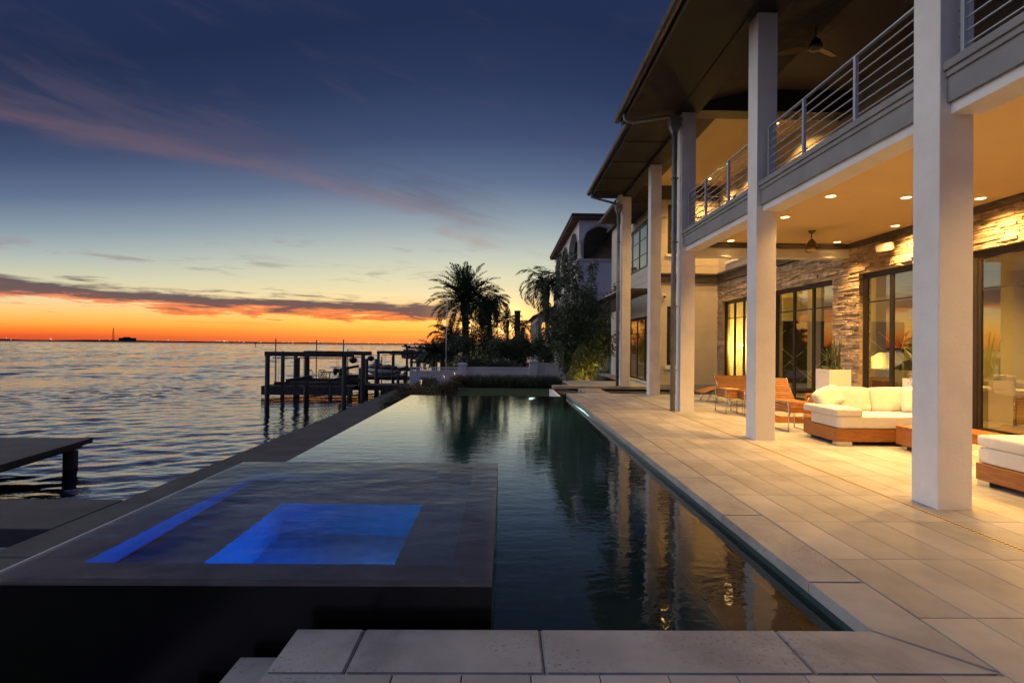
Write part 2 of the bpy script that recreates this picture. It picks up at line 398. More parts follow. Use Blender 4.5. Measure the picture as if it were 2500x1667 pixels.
# ------------------------------------------------------------------ mesh helpers
class MB:
    """collects shapes, then links them as one mesh object"""
    def __init__(s): s.v = []; s.f = []; s.sm = []; s.keep = False
    def quadgrid(s, pts, nu, nv, cu=False, cv=False, smooth=True):
        o = len(s.v); s.v += [tuple(p) for p in pts]
        for i in range(nu - (0 if cu else 1)):
            for j in range(nv - (0 if cv else 1)):
                a = o + i * nv + j; b = o + ((i + 1) % nu) * nv + j
                c = o + ((i + 1) % nu) * nv + (j + 1) % nv; d = o + i * nv + (j + 1) % nv
                s.f.append((a, b, c, d)); s.sm.append(smooth)
    def face(s, pts, smooth=False):
        o = len(s.v); s.v += [tuple(p) for p in pts]
        s.f.append(tuple(range(o, o + len(pts)))); s.sm.append(smooth)
        return s
    def box(s, x0, x1, y0, y1, z0, z1, ch=0.0):
        if x0 > x1: x0, x1 = x1, x0
        if y0 > y1: y0, y1 = y1, y0
        if z0 > z1: z0, z1 = z1, z0
        o = len(s.v)
        if ch <= 0:
            s.v += [(x, y, z) for z in (z0, z1) for y in (y0, y1) for x in (x0, x1)]
            for q in ((0, 2, 3, 1), (4, 5, 7, 6), (0, 1, 5, 4), (2, 6, 7, 3), (0, 4, 6, 2), (1, 3, 7, 5)):
                s.f.append(tuple(o + i for i in q)); s.sm.append(False)
        else:
            bm = bmesh.new()
            vs = [bm.verts.new((x, y, z)) for z in (z0, z1) for y in (y0, y1) for x in (x0, x1)]
            for q in ((0, 2, 3, 1), (4, 5, 7, 6), (0, 1, 5, 4), (2, 6, 7, 3), (0, 4, 6, 2), (1, 3, 7, 5)):
                bm.faces.new([vs[i] for i in q])
            bmesh.ops.bevel(bm, geom=bm.edges[:], offset=ch, segments=1, affect='EDGES')
            s.addbm(bm); bm.free()
        return s
    def addbm(s, bm, smooth=False):
        o = len(s.v); bm.verts.index_update()
        s.v += [tuple(v.co) for v in bm.verts]
        for f in bm.faces:
            s.f.append(tuple(o + v.index for v in f.verts)); s.sm.append(smooth)
    def paver(s, x0, x1, y0, y1, z0, z1, ch=0.006):
        """slab with an eased top edge, no bottom"""
        o = len(s.v)
        s.v += [(x0, y0, z0), (x1, y0, z0), (x1, y1, z0), (x0, y1, z0),
                (x0, y0, z1 - ch), (x1, y0, z1 - ch), (x1, y1, z1 - ch), (x0, y1, z1 - ch),
                (x0 + ch, y0 + ch, z1), (x1 - ch, y0 + ch, z1), (x1 - ch, y1 - ch, z1), (x0 + ch, y1 - ch, z1)]
        for a in range(4):
            b = (a + 1) % 4
            s.f.append((o + a, o + b, o + 4 + b, o + 4 + a)); s.f.append((o + 4 + a, o + 4 + b, o + 8 + b, o + 8 + a))
        s.f.append((o + 8, o + 9, o + 10, o + 11)); s.sm += [False] * 9
        return s
    def rbox(s, x0, x1, y0, y1, z0, z1, r=0.05, n=8, bulge=0.0, tilt=None, piv=None):
        """soft cushion: rounded, slightly domed box"""
        c = Vector(((x0 + x1) / 2, (y0 + y1) / 2, (z0 + z1) / 2)); h = Vector(((x1 - x0) / 2, (y1 - y0) / 2, (z1 - z0) / 2))
        r = min(r, min(h) * 0.98)
        bm = bmesh.new(); bmesh.ops.create_cube(bm, size=2.0)
        bmesh.ops.subdivide_edges(bm, edges=bm.edges[:], cuts=n, use_grid_fill=True)
        for v in bm.verts:
            a = v.co.copy()
            # concentrate rows near the borders
            q = Vector([math.copysign(abs(a[i]) ** 0.6, a[i]) * h[i] for i in range(3)])
            cl = Vector([max(-(h[i] - r), min(h[i] - r, q[i])) for i in range(3)])
            d = q - cl
            if d.length > 1e-9: q = cl + d.normalized() * r
            u, vv, ww = (q[i] / h[i] for i in range(3))
            q.z += bulge * (1 - u * u) * (1 - vv * vv) * (1 if ww > 0 else -0.2)
            q.y += 0.4 * bulge * (1 - u * u) * (1 - ww * ww) * (1 if vv > 0 else -1)
            v.co = q + c
        if tilt is not None:
            pv = Vector(piv) if piv else c
            mt = Matrix.Translation(pv) @ tilt @ Matrix.Translation(-pv)
            bmesh.ops.transform(bm, matrix=mt, verts=bm.verts[:])
        s.addbm(bm, True); bm.free()
        return s
    def cyl(s, p0, p1, r0, r1=None, n=12, cap=True):
        r1 = r0 if r1 is None else r1
        p0 = Vector(p0); p1 = Vector(p1); d = (p1 - p0).normalized()
        a = d.orthogonal().normalized(); b = d.cross(a)
        o = len(s.v)
        for p, r in ((p0, r0), (p1, r1)):
            for i in range(n):
                th = 2 * math.pi * i / n
                s.v.append(tuple(p + a * (r * math.cos(th)) + b * (r * math.sin(th))))
        for i in range(n):
            j = (i + 1) % n
            s.f.append((o + i, o + j, o + n + j, o + n + i)); s.sm.append(n > 6)
        if cap:
            s.f.append(tuple(o + i for i in reversed(range(n)))); s.f.append(tuple(o + n + i for i in range(n))); s.sm += [False, False]
        return s
    def tube(s, pts, r, n=8, cap=True):
        pts = [Vector(p) for p in pts]
        rs = r if isinstance(r, (list, tuple)) else [r] * len(pts)
        o = len(s.v); up = None
        for i, p in enumerate(pts):
            d = (pts[min(i + 1, len(pts) - 1)] - pts[max(i - 1, 0)]).normalized()
            if up is None: up = d.orthogonal().normalized()
            up = (up - d * up.dot(d)).normalized(); b = d.cross(up)
            for k in range(n):
                th = 2 * math.pi * k / n
                s.v.append(tuple(p + up * (rs[i] * math.cos(th)) + b * (rs[i] * math.sin(th))))
        for i in range(len(pts) - 1):
            for k in range(n):
                j = (k + 1) % n
                s.f.append((o + i * n + k, o + i * n + j, o + (i + 1) * n + j, o + (i + 1) * n + k)); s.sm.append(True)
        if cap:
            s.f.append(tuple(o + k for k in reversed(range(n)))); s.f.append(tuple(o + (len(pts) - 1) * n + k for k in range(n))); s.sm += [False, False]
        return s
    def lathe(s, prof, c=(0, 0, 0), n=20, axis='Z'):
        o = len(s.v)
        for (r, z) in prof:
            for i in range(n):
                th = 2 * math.pi * i / n
                s.v.append((c[0] + r * math.cos(th), c[1] + r * math.sin(th), c[2] + z))
        for i in range(len(prof) - 1):
            for k in range(n):
                j = (k + 1) % n
                s.f.append((o + i * n + k, o + i * n + j, o + (i + 1) * n + j, o + (i + 1) * n + k)); s.sm.append(True)
        return s
    def extrude(s, poly, axis, a, b):
        """polygon in the plane across axis ('x','y','z'), swept from a to b"""
        def mk(p, t):
            return (t, p[0], p[1]) if axis == 'x' else (p[0], t, p[1]) if axis == 'y' else (p[0], p[1], t)
        o = len(s.v); n = len(poly)
        s.v += [mk(p, a) for p in poly] + [mk(p, b) for p in poly]
        for i in range(n):
            j = (i + 1) % n
            s.f.append((o + i, o + j, o + n + j, o + n + i)); s.sm.append(False)
        s.f.append(tuple(o + i for i in reversed(range(n)))); s.f.append(tuple(o + n + i for i in range(n))); s.sm += [False, False]
        return s
    def mesh(s, name, m):
        me = bpy.data.meshes.new(name)
        me.from_pydata(s.v, [], s.f)
        me.polygons.foreach_set('use_smooth', s.sm)
        bm = bmesh.new(); bm.from_mesh(me)
        if len(bm.faces) < 60000 and not s.keep: bmesh.ops.recalc_face_normals(bm, faces=bm.faces[:])
        bm.to_mesh(me); bm.free()
        me.materials.append(MATS[m]); me.update()
        return me
    def build(s, name, m, parent=None, loc=None):
        o = bpy.data.objects.new(name, s.mesh(name, m)); COL.objects.link(o)
        if loc: o.location = loc
        if parent is not None: o.parent = parent
        return o

def tag(o, label=None, cat=None, group=None, kind=None):
    if label: o['label'] = label
    if cat: o['category'] = cat
    if group: o['group'] = group
    if kind: o['kind'] = kind
    return o
def thing(name, label, cat, loc=(0, 0, 0), rz=0.0, group=None):
    o = bpy.data.objects.new(name, None); COL.objects.link(o)
    o.location = loc; o.rotation_euler = (0, 0, rz); o.empty_display_size = 0.1
    return tag(o, label, cat, group)
def part(name, m, parent, *boxes, ch=0.0):
    b = MB()
    for q in boxes: b.box(*q, ch=ch)
    return b.build(name, m, parent)
def copy_tree(o, parent=None):
    c = o.copy(); COL.objects.link(c); c.parent = parent
    for ch in o.children: copy_tree(ch, c)
    return c
def inst(name, me, parent, loc, rot=(0, 0, 0), scale=(1, 1, 1)):
    o = bpy.data.objects.new(name, me); COL.objects.link(o)
    o.location = loc; o.rotation_euler = rot; o.scale = scale
    if parent is not None: o.parent = parent
    return o
def spot(parent, loc, watts, color, angle=130, blend=0.9, rot=(0, 0, 0), size=0.05, name='light'):
    d = bpy.data.lights.new(name, 'SPOT'); d.energy = watts; d.color = color
    d.spot_size = R(angle); d.spot_blend = blend; d.shadow_soft_size = size
    o = bpy.data.objects.new(name, d); COL.objects.link(o); o.location = loc; o.rotation_euler = rot
    o.parent = parent
    return o
def point(parent, loc, watts, color, size=0.05, name='light'):
    d = bpy.data.lights.new(name, 'POINT'); d.energy = watts; d.color = color; d.shadow_soft_size = size
    o = bpy.data.objects.new(name, d); COL.objects.link(o); o.location = loc; o.parent = parent
    return o
WARM = (1.0, 0.54, 0.15)

def rebase(root, base):
    """put the Empty at the thing's base while its parts stay where they were built"""
    b = Vector(base); root.location = b
    for c in root.children: c.location = c.location - b
    return root

# ================================================================== SETTING
# ---- sea: real waves close by, a rippled sheet beyond
_rng = np.random.RandomState(3)
WAVES = []
for i in range(90):
    lam = 0.36 * (8.0 / 0.36) ** (_rng.rand() ** 1.5)
    WAVES.append((lam, np.radians(90 + 10) + _rng.randn() * 0.50, _rng.rand() * 6.28, _rng.rand()))
def wave_z(X, Y, cell, lmax):
    """height of the water: the waves a grid of this cell size can carry"""
    use = [q for q in WAVES if 2.6 * cell < q[0] < lmax]
    tot = sum((0.30 if q[0] > 3.2 else 1.0) for q in WAVES)
    slope2 = 2 * 0.098 ** 2
    Z = np.zeros_like(X)
    for (lam, th, ph, _) in use:
        k = 2 * np.pi / lam
        wgt = (0.30 if lam > 3.2 else 1.0)
        norm = sum((0.30 if q[0] > 3.2 else 1.0) for q in use)
        a = math.sqrt(slope2 * wgt / norm) / k
        arg = k * (np.cos(th) * X + np.sin(th) * Y) + ph
        Z += a * (np.sin(arg) + 0.16 * np.cos(2 * arg))
    pat = 0.72 + 0.38 * np.sin(0.13 * X + 0.21 * Y + 1) * np.sin(0.19 * X - 0.11 * Y)
    return Z * pat - 1.55
def sea_patch(name, x0, x1, y0, y1, sx, sy, lmax=99):
    nx = int((x1 - x0) / sx) + 1; ny = int((y1 - y0) / sy) + 1
    X, Y = np.meshgrid(np.linspace(x0, x1, nx), np.linspace(y0, y1, ny), indexing='ij')
    Z = wave_z(X, Y, max(sx, sy) * 0.8, lmax)
    me = bpy.data.meshes.new(name)
    n = nx * ny
    co = np.stack([X, Y, Z], -1).reshape(-1, 3).astype(np.float32)
    idx = np.arange(n).reshape(nx, ny)
    fc = np.stack([idx[:-1, :-1], idx[1:, :-1], idx[1:, 1:], idx[:-1, 1:]], -1).reshape(-1, 4)
    me.vertices.add(n); me.vertices.foreach_set('co', co.ravel())
    me.loops.add(fc.size); me.loops.foreach_set('vertex_index', fc.ravel().astype(np.int32))
    me.polygons.add(len(fc)); me.polygons.foreach_set('loop_start', (np.arange(len(fc)) * 4).astype(np.int32))
    me.polygons.foreach_set('loop_total', np.full(len(fc), 4, np.int32))
    me.polygons.foreach_set('use_smooth', np.ones(len(fc), bool))
    me.update(); me.validate(); me.materials.append(MATS['sea_near'])
    o = bpy.data.objects.new(name, me); COL.objects.link(o)
    return tag(o, kind='structure')
sea_patch('sea', -48.0, -5.90, 2.0, 46.0, 0.12, 0.12, 1.8)
sea_patch('sea_middle', -150.0, -5.90, 45.9, 150.0, 0.45, 0.26, 4.0)
sea_patch('sea_left', -150.0, -47.9, 20.0, 45.95, 0.45, 0.26, 4.0)
sea_patch('sea_outer', -760.0, -2.0, 149.8, 760.0, 2.0, 1.3)
b = MB()
zf = -1.62
for (xa, xb, ya, yb) in ((-9000, -757, -300, 9000), (-757, 9000, 757, 9000), (-5.95, 9000, 75.0, 757), (-757, -149, -300, 152), (-150, -47, -300, 22), (-48, -5.9, -300, 2.05)):
    b.face([(xa, ya, zf), (xb, ya, zf), (xb, yb, zf), (xa, yb, zf)])
tag(b.build('open_sea', 'sea_far'), kind='structure')

# ---- yard: one sheet at the lower level, open where the pool is sunk into it
ZL = -0.9
b = MB()
for (xa, xb, ya, yb) in ((-4.56, -3.2, -4, 18.1), (-4.56, 60, 18.1, 75), (9.0, 60, -4, 18.1), (-3.2, 9.0, -4, 1.0)):
    n = 8
    b.face([(xa, ya, ZL), (xb, ya, ZL), (xb, yb, ZL), (xa, yb, ZL)])
tag(b.build('lawn', 'lawn'), kind='structure')
# ground at the foot of the spa, left of the steps; darkness put into black colour
b = MB(); b.face([(-3.2, 1.0, ZL + 0.004), (-1.0, 1.0, ZL + 0.004), (-1.0, 3.2, ZL + 0.004), (-3.2, 3.2, ZL + 0.004)])
tag(b.build('lower_pavement', 'tile_black'), kind='structure')
# earth under the neighbour's yard
b = MB(); b.face([(-5.6, 33, -0.86), (60, 33, -0.86), (60, 74, -0.86), (-5.6, 74, -0.86)])
tag(b.build('neighbour_ground', 'soil'), kind='structure')
# planting bed beside the seawall
b = MB()
b.face([(-4.54, 19.0, ZL + 0.02), (-2.6, 22.5, ZL + 0.02), (-2.2, 31.9, ZL + 0.02), (-4.54, 31.9, ZL + 0.02)])
tag(b.build('planting_bed', 'soil'), kind='structure')

# ---- seawall with a concrete cap cast in lengths
sw = thing('seawall', 'long dark concrete seawall cap running beside the pool to the white garden wall', 'seawall')
part('wall', 'concrete', sw, (-5.75, -4.75, -6, 75, -4.0, -1.12))
y = -6.0
while y < 75:
    y2 = min(y + 6.1, 75)
    part('cap_slab', 'concrete', sw, (-5.98, -4.56, y + 0.006, y2 - 0.006, -1.12, -0.9), ch=0.015)
    y = y2
rebase(sw, (-5.3, 20, -4.0))

# ---- walkway out to the near dock
wk = thing('walkway', 'dark concrete gangway from the seawall at lower left edge', 'walkway')
part('slab', 'concrete', wk, (-14.0, -6.0, 7.16, 8.5, -1.16, -0.904), ch=0.012)
for px in (-9.6, -12.8):
    MB().cyl((px, 7.8, -4), (px, 7.8, -1.16), 0.16).build('pile', 'dock_wood', wk)
rebase(wk, (-9.5, 7.8, -4))
dk = thing('dock', 'dark flat dock deck standing in the water at the left edge', 'dock')
MB().extrude([(-14.0, 8.9), (-9.75, 8.9), (-10.6, 13.85), (-14.0, 13.75)], 'z', -1.02, -0.9).build('deck_slab', 'concrete', dk)
MB().extrude([(-13.9, 9.0), (-9.95, 9.0), (-10.75, 13.7), (-13.9, 13.6)], 'z', -1.12, -1.021).build('frame', 'dock_wood', dk)
for (px, py) in ((-10.68, 13.25), (-13.2, 13.0), (-13.2, 9.5)):
    MB().cyl((px, py, -4), (px, py, -1.12), 0.16, 0.15, n=16).build('pile', 'dock_wood', dk)
rebase(dk, (-12, 11.5, -4))

# ---- pool terrace: bedding slab, pavers and coping stones laid on it
deck = bpy.data.objects.new('pool_terrace', None); COL.objects.link(deck); tag(deck, kind='structure')
PX, PY = 0.335, 0.87
GX, GY = 2.49, 2.27
part('bedding_slab', 'joint', deck, (2.16, 9.0, -0.5, 17.78, -0.30, -0.012), (-1.13, 2.158, -0.5, 2.96, -0.30, -0.012))
rng = random.Random(11)
cells = []
j = 0.003
for iy in range(-3, 18):
    for ix in range(0, 20):
        x0 = GX + ix * PX; x1 = x0 + PX
        y0 = GY + iy * PY; y1 = min(y0 + PY, 17.85)
        if x0 > 8.55 or y0 > 17.8: continue
        x1 = min(x1, 8.62)
        cells.append((x0, x1, y0, y1))
for iy in range(-3, 1):
    for ix in range(-10, 0):
        x0 = GX + ix * PX; x1 = x0 + PX
        y1 = 2.59 - (0 - iy) * PY; y0 = y1 - PY
        if x0 < -0.9: continue
        cells.append((x0, x1, y0, y1))
def seen(c):
    cx, cy = (c[0] + c[1]) / 2, (c[2] + c[3]) / 2
    if cy < 1.6: return 0
    if cx / cy > 1.02 or cx / cy < -1.02: return 0
    if cy < 2.3: return 0.0001
    return 1.0 / (cy * cy) * (0.3 if cx > 5.3 and 5.9 > cy else 1)
cells.sort(key=lambda c: -seen(c))
rest = MB(); pm = {}
for i, (x0, x1, y0, y1) in enumerate(cells):
    dz = rng.uniform(-0.0012, 0.0012)
    if i < 290:
        key = (round(x1 - x0, 3), round(y1 - y0, 3))
        if key not in pm:
            pm[key] = MB().paver(j, key[0] - j, j, key[1] - j, -0.02, 0.0, 0.004).mesh('paver', 'paver')
        inst('paver', pm[key], deck, (x0, y0, dz))
    else:
        rest.paver(x0 + j, x1 - j, y0 + j, y1 - j, -0.02, dz, 0.004)
tag(rest.build('far_pavers', 'paver', deck), kind='stuff')
# coping: rounded-nose slabs
def coping(poly, name='coping_stone'):
    bm = bmesh.new()
    lo = [bm.verts.new((p[0], p[1], -0.075)) for p in poly]; up = [bm.verts.new((p[0], p[1], 0.001)) for p in poly]
    bm.faces.new(lo[::-1]); bm.faces.new(up); n = len(poly)
    for i in range(n): bm.faces.new((lo[i], lo[(i + 1) % n], up[(i + 1) % n], up[i]))
    bmesh.ops.bevel(bm, geom=[e for e in bm.edges if all(v.co.z > 0 for v in e.verts)], offset=0.010, segments=2, affect='EDGES')
    m_ = MB(); m_.addbm(bm); bm.free()
    return m_.build(name, 'coping', deck)
g = 0.003
CX0, CX1 = 2.10, 2.484
ys = [3.61]
while ys[-1] < 17.84: ys.append(min(ys[-1] + 1.435, 17.85))
coping([(CX0, 3.0 + g), (CX1, 2.60 + g), (CX1, 3.61 - g), (CX0, 3.61 - g)])
for a, c in zip(ys[:-1], ys[1:]): coping([(CX0, a + g), (CX1, a + g), (CX1, c - g), (CX0, c - g)])
fx = [-1.15, -0.765, 0.216, 1.552]
for a, c in zip(fx[:-1], fx[1:]): coping([(a + g, 2.596), (c - g, 2.596), (c - g, 3.0), (a + g, 3.0)])
coping([(1.552 + g, 2.596), (CX1 - 0.004, 2.592), (CX0, 3.0 - g), (1.552 + g, 3.0)])
# left border of the near landing and the steps that go down beside the spa
coping([(-1.15, 0.6), (-0.85 , 0.6), (-0.768, 2.590), (-1.15, 2.590)])
for k in range(1, 5):
    z = -0.18 * k
    b = MB().box(-1.15 - 0.33 * k, -1.16 - 0.33 * (k - 1) + 0.03, 0.4, 3.04, z - 0.17, z, ch=0.008)
    b.build('step', 'coping', deck)
part('step_wall', 'tile_black', deck, (-1.14, -1.12, -0.5, 3.02, -0.9, -0.08))
# slotted drain along the columns
dr = MB()
for k in range(420):
    y0 = 2.0 + k * 0.038
    if y0 > 17.7: break
    dr.box(4.146, 4.180, y0, y0 + 0.019, 0.0025, 0.0040)
part('drain_channel', 'drain_brass', deck, (4.128, 4.198, 1.5, 17.7, -0.02, 0.0022))
tag(dr.build('drain_slots', 'joint', deck), kind='stuff')

# ---- pool
pool = thing('swimming_pool', 'long dark infinity edge swimming pool between seawall and stone terrace', 'pool')
ZW = -0.125
ZB = -1.55
b = MB()
b.box(-3.2, 2.14, 3.0, 18.08, ZB - 0.2, ZB)
b.build('floor', 'pool_plaster', pool)
part('infinity_edge_wall', 'tile_black', pool, (-3.16, -2.95, 6.20, 17.86, ZB, ZW - 0.006), ch=0.004)
part('far_edge_wall', 'tile_black', pool, (-3.16, 2.14, 17.862, 18.06, ZB, ZW - 0.006), ch=0.004)
part('terrace_wall', 'pool_plaster', pool, (2.10, 2.155, 3.0, 17.855, ZB, -0.30), (-0.055, 2.155, 2.965, 2.998, ZB, -0.076))
part('waterline_tile', 'pool_tile', pool, (2.104, 2.157, 3.0, 17.855, -0.298, -0.078))
part('bench', 'pool_plaster', pool, (1.55, 2.098, 3.01, 8.0, ZB, -0.62), ch=0.01)
b = MB()
b.face([(-0.058, 2.999, ZW), (2.10, 2.999, ZW), (2.10, 18.055, ZW), (-0.058, 18.055, ZW)])
b.keep = True
b.face([(-3.155, 6.192, ZW), (-0.058, 6.192, ZW), (-0.058, 18.055, ZW), (-3.155, 18.055, ZW)])
b.build('water', 'pool_surface', pool)
part('trough_wall', 'white_wall', pool, (-3.46, -3.30, 3.3, 12.3, ZL, -0.42), ch=0.01)
rebase(pool, (-0.5, 10, ZB - 0.2))
pl = thing('pool_light', 'glowing round underwater light in the far wall of the pool', 'pool light')
MB().lathe([(0.0, 0), (0.08, 0), (0.09, 0.012), (0.10, 0.012), (0.10, -0.02)], n=24).build('rim', 'chrome', pl)
MB().lathe([(0.0, 0.016), (0.045, 0.012)], n=24).build('lens', 'bulb_pool', pl)
pl.location = (0.95, 17.858, -0.52); pl.rotation_euler = (R(90), 0, 0)
spot(pl, (0, 0, 0.05), 460, (0.45, 1.0, 0.88), angle=115, blend=1.0, rot=(R(180), 0, 0), size=0.1)

# ---- raised spa
SX0, SX1, SY0, SY1, SZ = -3.0, -0.06, 3.12, 6.19, 0.20
spa = thing('spa', 'raised square black spa brimming with blue lit water at the pool corner', 'spa')
IX0, IX1, IY0, IY1 = -2.62, -0.32, 3.36, 5.68
BZ, FZ = -0.17, -0.95
part('outer_wall', 'tile_black', spa, (SX0, SX1, SY0, SY0 + 0.05, -1.5, SZ - 0.02), (SX0, SX1, SY1 - 0.05, SY1, -1.5, SZ - 0.02),
     (SX0, SX0 + 0.05, SY0 + 0.05, SY1 - 0.05, -1.5, SZ - 0.02), (SX1 - 0.05, SX1, SY0 + 0.05, SY1 - 0.05, -1.5, SZ - 0.02))
for q in ((SX0, SX1, SY0, IY0), (SX0, SX1, IY1, SY1), (SX0, IX0, IY0, IY1), (IX1, SX1, IY0, IY1)):
    part('rim_slab', 'slate_wet', spa, (q[0], q[1], q[2], q[3], SZ - 0.018, SZ))
PX0, PX1, PY0, PY1 = -2.05, -0.75, 3.60, 4.98
b = MB()
for q in ((IX0 - .04, IX1 + .04, IY0 - .04, IY0), (IX0 - .04, IX1 + .04, IY1, IY1 + .04), (IX0 - .04, IX0, IY0, IY1), (IX1, IX1 + .04, IY0, IY1)):
    b.box(q[0], q[1], q[2], q[3], BZ - 0.1, SZ - 0.0185)
b.build('inner_wall', 'spa_plaster', spa)
b = MB()
for q in ((IX0, PX0, IY0, IY1), (PX1, IX1, IY0, IY1), (PX0, PX1, IY0, PY0), (PX0, PX1, PY1, IY1)):
    b.box(q[0], q[1], q[2], q[3], FZ, BZ)
b.build('bench', 'spa_plaster', spa)
part('floor', 'spa_floor', spa, (PX0 - .01, PX1 + .01, PY0 - .01, PY1 + .01, FZ - .05, FZ))
b = MB(); b.keep = True
b.face([(SX0, SY0, SZ + 0.022), (SX1, SY0, SZ + 0.022), (SX1, SY1, SZ + 0.022), (SX0, SY1, SZ + 0.022)])
b.build('water', 'spa_surface', spa)
rebase(spa, (-1.5, 4.6, -1.5))
sl = thing('spa_light', 'glowing blue lamp low in the near corner of the spa pit', 'spa light')
MB().lathe([(0.0, 0.01), (0.07, 0.008), (0.085, 0), (0.085, -0.02)], n=20).build('lens', 'bulb_spa', sl)
sl.location = (PX1 - 0.005, PY0 + 0.10, -0.27); sl.rotation_euler = (0, R(-90), 0)
# the lens throws a wide flat beam across the pit
spot(sl, (0, 0, 0.05), 150, (0.0, 0.11, 1.0), angle=130, blend=0.9, rot=(R(180), 0, 0), size=0.05)
point(sl, (-0.38, 0.14, 0.09), 22, (0.0, 0.26, 1.0), size=0.03)  # extra point light below the lens, added to fill the pit floor

# ---- narrow reflecting channel, its stone lip, stepping slabs and the far terrace
ch_ = thing('water_channel', 'narrow dark reflecting channel between the terrace and the far landing', 'water channel')
part('basin', 'tile_black', ch_, (2.0, 8.58, 17.93, 21.25, -0.6, -0.45), (2.0, 2.06, 17.93, 21.25, -0.45, -0.17), (2.06, 8.58, 17.88, 17.93, -0.45, -0.03))
b = MB(); b.keep = True; b.face([(2.06, 17.93, -0.16), (8.58, 17.93, -0.16), (8.58, 21.25, -0.16), (2.06, 21.25, -0.16)])
b.build('water', 'pond_surface', ch_)
part('stone_lip', 'coping', ch_, (1.95, 8.58, 21.25, 21.62, -0.13, 0.0), ch=0.012)
part('side_wall', 'white_wall', ch_, (1.85, 1.99, 17.98, 21.6, -0.9, -0.17))
rebase(ch_, (5, 19.6, -0.6))
for k, (ya, lab) in enumerate(((18.13, 'stone stepping slab nearest the pool terrace in the dark channel'),
                               (18.92, 'middle one of three stone slabs crossing the dark channel'),
                               (19.72, 'stone stepping slab nearest the far landing in the dark channel'))):
    o = part('stepping_stone', 'coping', None, (2.83, 3.66, ya, ya + 0.52, -0.30, -0.02), ch=0.01)
    tag(o, lab, 'stepping stone', 'stepping slabs across the channel')
ft = bpy.data.objects.new('far_terrace', None); COL.objects.link(ft); tag(ft, kind='structure')
part('bedding_slab', 'joint', ft, (2.66, 6.2, 21.63, 24.25, -0.5, -0.012), (5.34, 6.2, 24.25, 30.5, -0.5, -0.012))
b = MB()
for iy in range(11):
    for ix in range(11):
        x0 = 2.66 + ix * PX; y0 = 21.64 + iy * PY
        if x0 + PX > 6.36: continue
        if iy > 2 and x0 < 5.3: continue
        b.paver(x0 + j, min(x0 + PX, 6.19) - j, y0 + j, y0 + PY - j, -0.02, 0.0 + rng.uniform(-.001, .001), 0.004)
tag(b.build('far_pavers', 'paver', ft), kind='stuff')
st = part('garden_step', 'white_wall', None, (1.35, 1.84, 18.2, 20.2, -0.9, -0.42), ch=0.01)
tag(st, 'small pale step down to the lawn beside the channel end', 'step')

# ================================================================== HOUSE
house = thing('house', 'modern two storey white house with stone clad ground floor and tall square columns', 'house')
WX = 8.60            # face of the stone wall
ZC = 4.20            # porch ceiling
def cells_1d(y0, y1, z0, z1, ops):
    ysb = sorted({y0, y1, *[o[0] for o in ops], *[o[1] for o in ops]})
    ysb = [q for q in ysb if y0 <= q <= y1]
    out = []
    for a, c in zip(ysb[:-1], ysb[1:]):
        zs = [(z0, z1)]
        for (oa, ob, za, zb) in ops:
            if oa < (a + c) / 2 < ob:
                nz = []
                for (p, q) in zs:
                    if za > p: nz.append((p, min(za, q)))
                    if zb < q: nz.append((max(zb, p), q))
                zs = nz
        for (p, q) in zs:
            if q - p > 1e-4: out.append((a, c, p, q))
    return out
def wall_x(name, m, xa, xb, y0, y1, z0, z1, ops=(), parent=house):
    b = MB()
    for (a, c, p, q) in cells_1d(y0, y1, z0, z1, list(ops)): b.box(xa, xb, a, c, p, q)
    return b.build(name, m, parent)
def wall_y(name, m, ya, yb, x0, x1, z0, z1, ops=(), parent=house):
    b = MB()
    for (a, c, p, q) in cells_1d(x0, x1, z0, z1, list(ops)): b.box(a, c, ya, yb, p, q)
    return b.build(name, m, parent)
def window(axis, d, a0, a1, z0, z1, n, transoms=(), fr=0.075, mu=0.055, label=None, gm='glass', dep=0.07, leaf=True):
    """opening frame with n leaves; each leaf has its own stile, glazing bars and pane.
       axis 'x': lies in the plane X=d facing -X;  axis 'y': in Y=d facing -Y"""
    def bx(b, p, q, za, zb, da, db):
        if axis == 'x': b.box(d + da, d + db, p, q, za, zb)
        else: b.box(p, q, d + da, d + db, za, zb)
    b = MB()
    bx(b, a0, a1, z1 - fr, z1, 0, dep); bx(b, a0, a1, z0, z0 + fr, 0, dep)
    bx(b, a0, a0 + fr, z0 + fr, z1 - fr, 0, dep); bx(b, a1 - fr, a1, z0 + fr, z1 - fr, 0, dep)
    fo = b.build('window', 'frame_black', house)
    if label: fo['label'] = label
    w_ = (a1 - a0 - 2 * fr) / n
    for i in range(n):
        p = a0 + fr + i * w_; q = p + w_
        l = MB(); st_ = mu
        bx(l, p, p + st_, z0 + fr, z1 - fr, .012, dep - .012); bx(l, q - st_, q, z0 + fr, z1 - fr, .012, dep - .012)
        bx(l, p + st_, q - st_, z0 + fr, z0 + fr + st_, .012, dep - .012); bx(l, p + st_, q - st_, z1 - fr - st_, z1 - fr, .012, dep - .012)
        l.build('sash', 'frame_black', fo)
        for tz in transoms:
            l = MB(); bx(l, p + st_, q - st_, tz - .016, tz + .016, .02, dep - .02); l.build('glazing_bar', 'frame_black', fo)
        g_ = MB(); e = dep / 2
        if axis == 'x': g_.face([(d + e, p + st_, z0 + fr + st_), (d + e, q - st_, z0 + fr + st_), (d + e, q - st_, z1 - fr - st_), (d + e, p + st_, z1 - fr - st_)])
        else: g_.face([(p + st_, d + e, z0 + fr + st_), (q - st_, d + e, z0 + fr + st_), (q - st_, d + e, z1 - fr - st_), (p + st_, d + e, z1 - fr - st_)])
        g_.build('pane', gm, fo)
    return fo

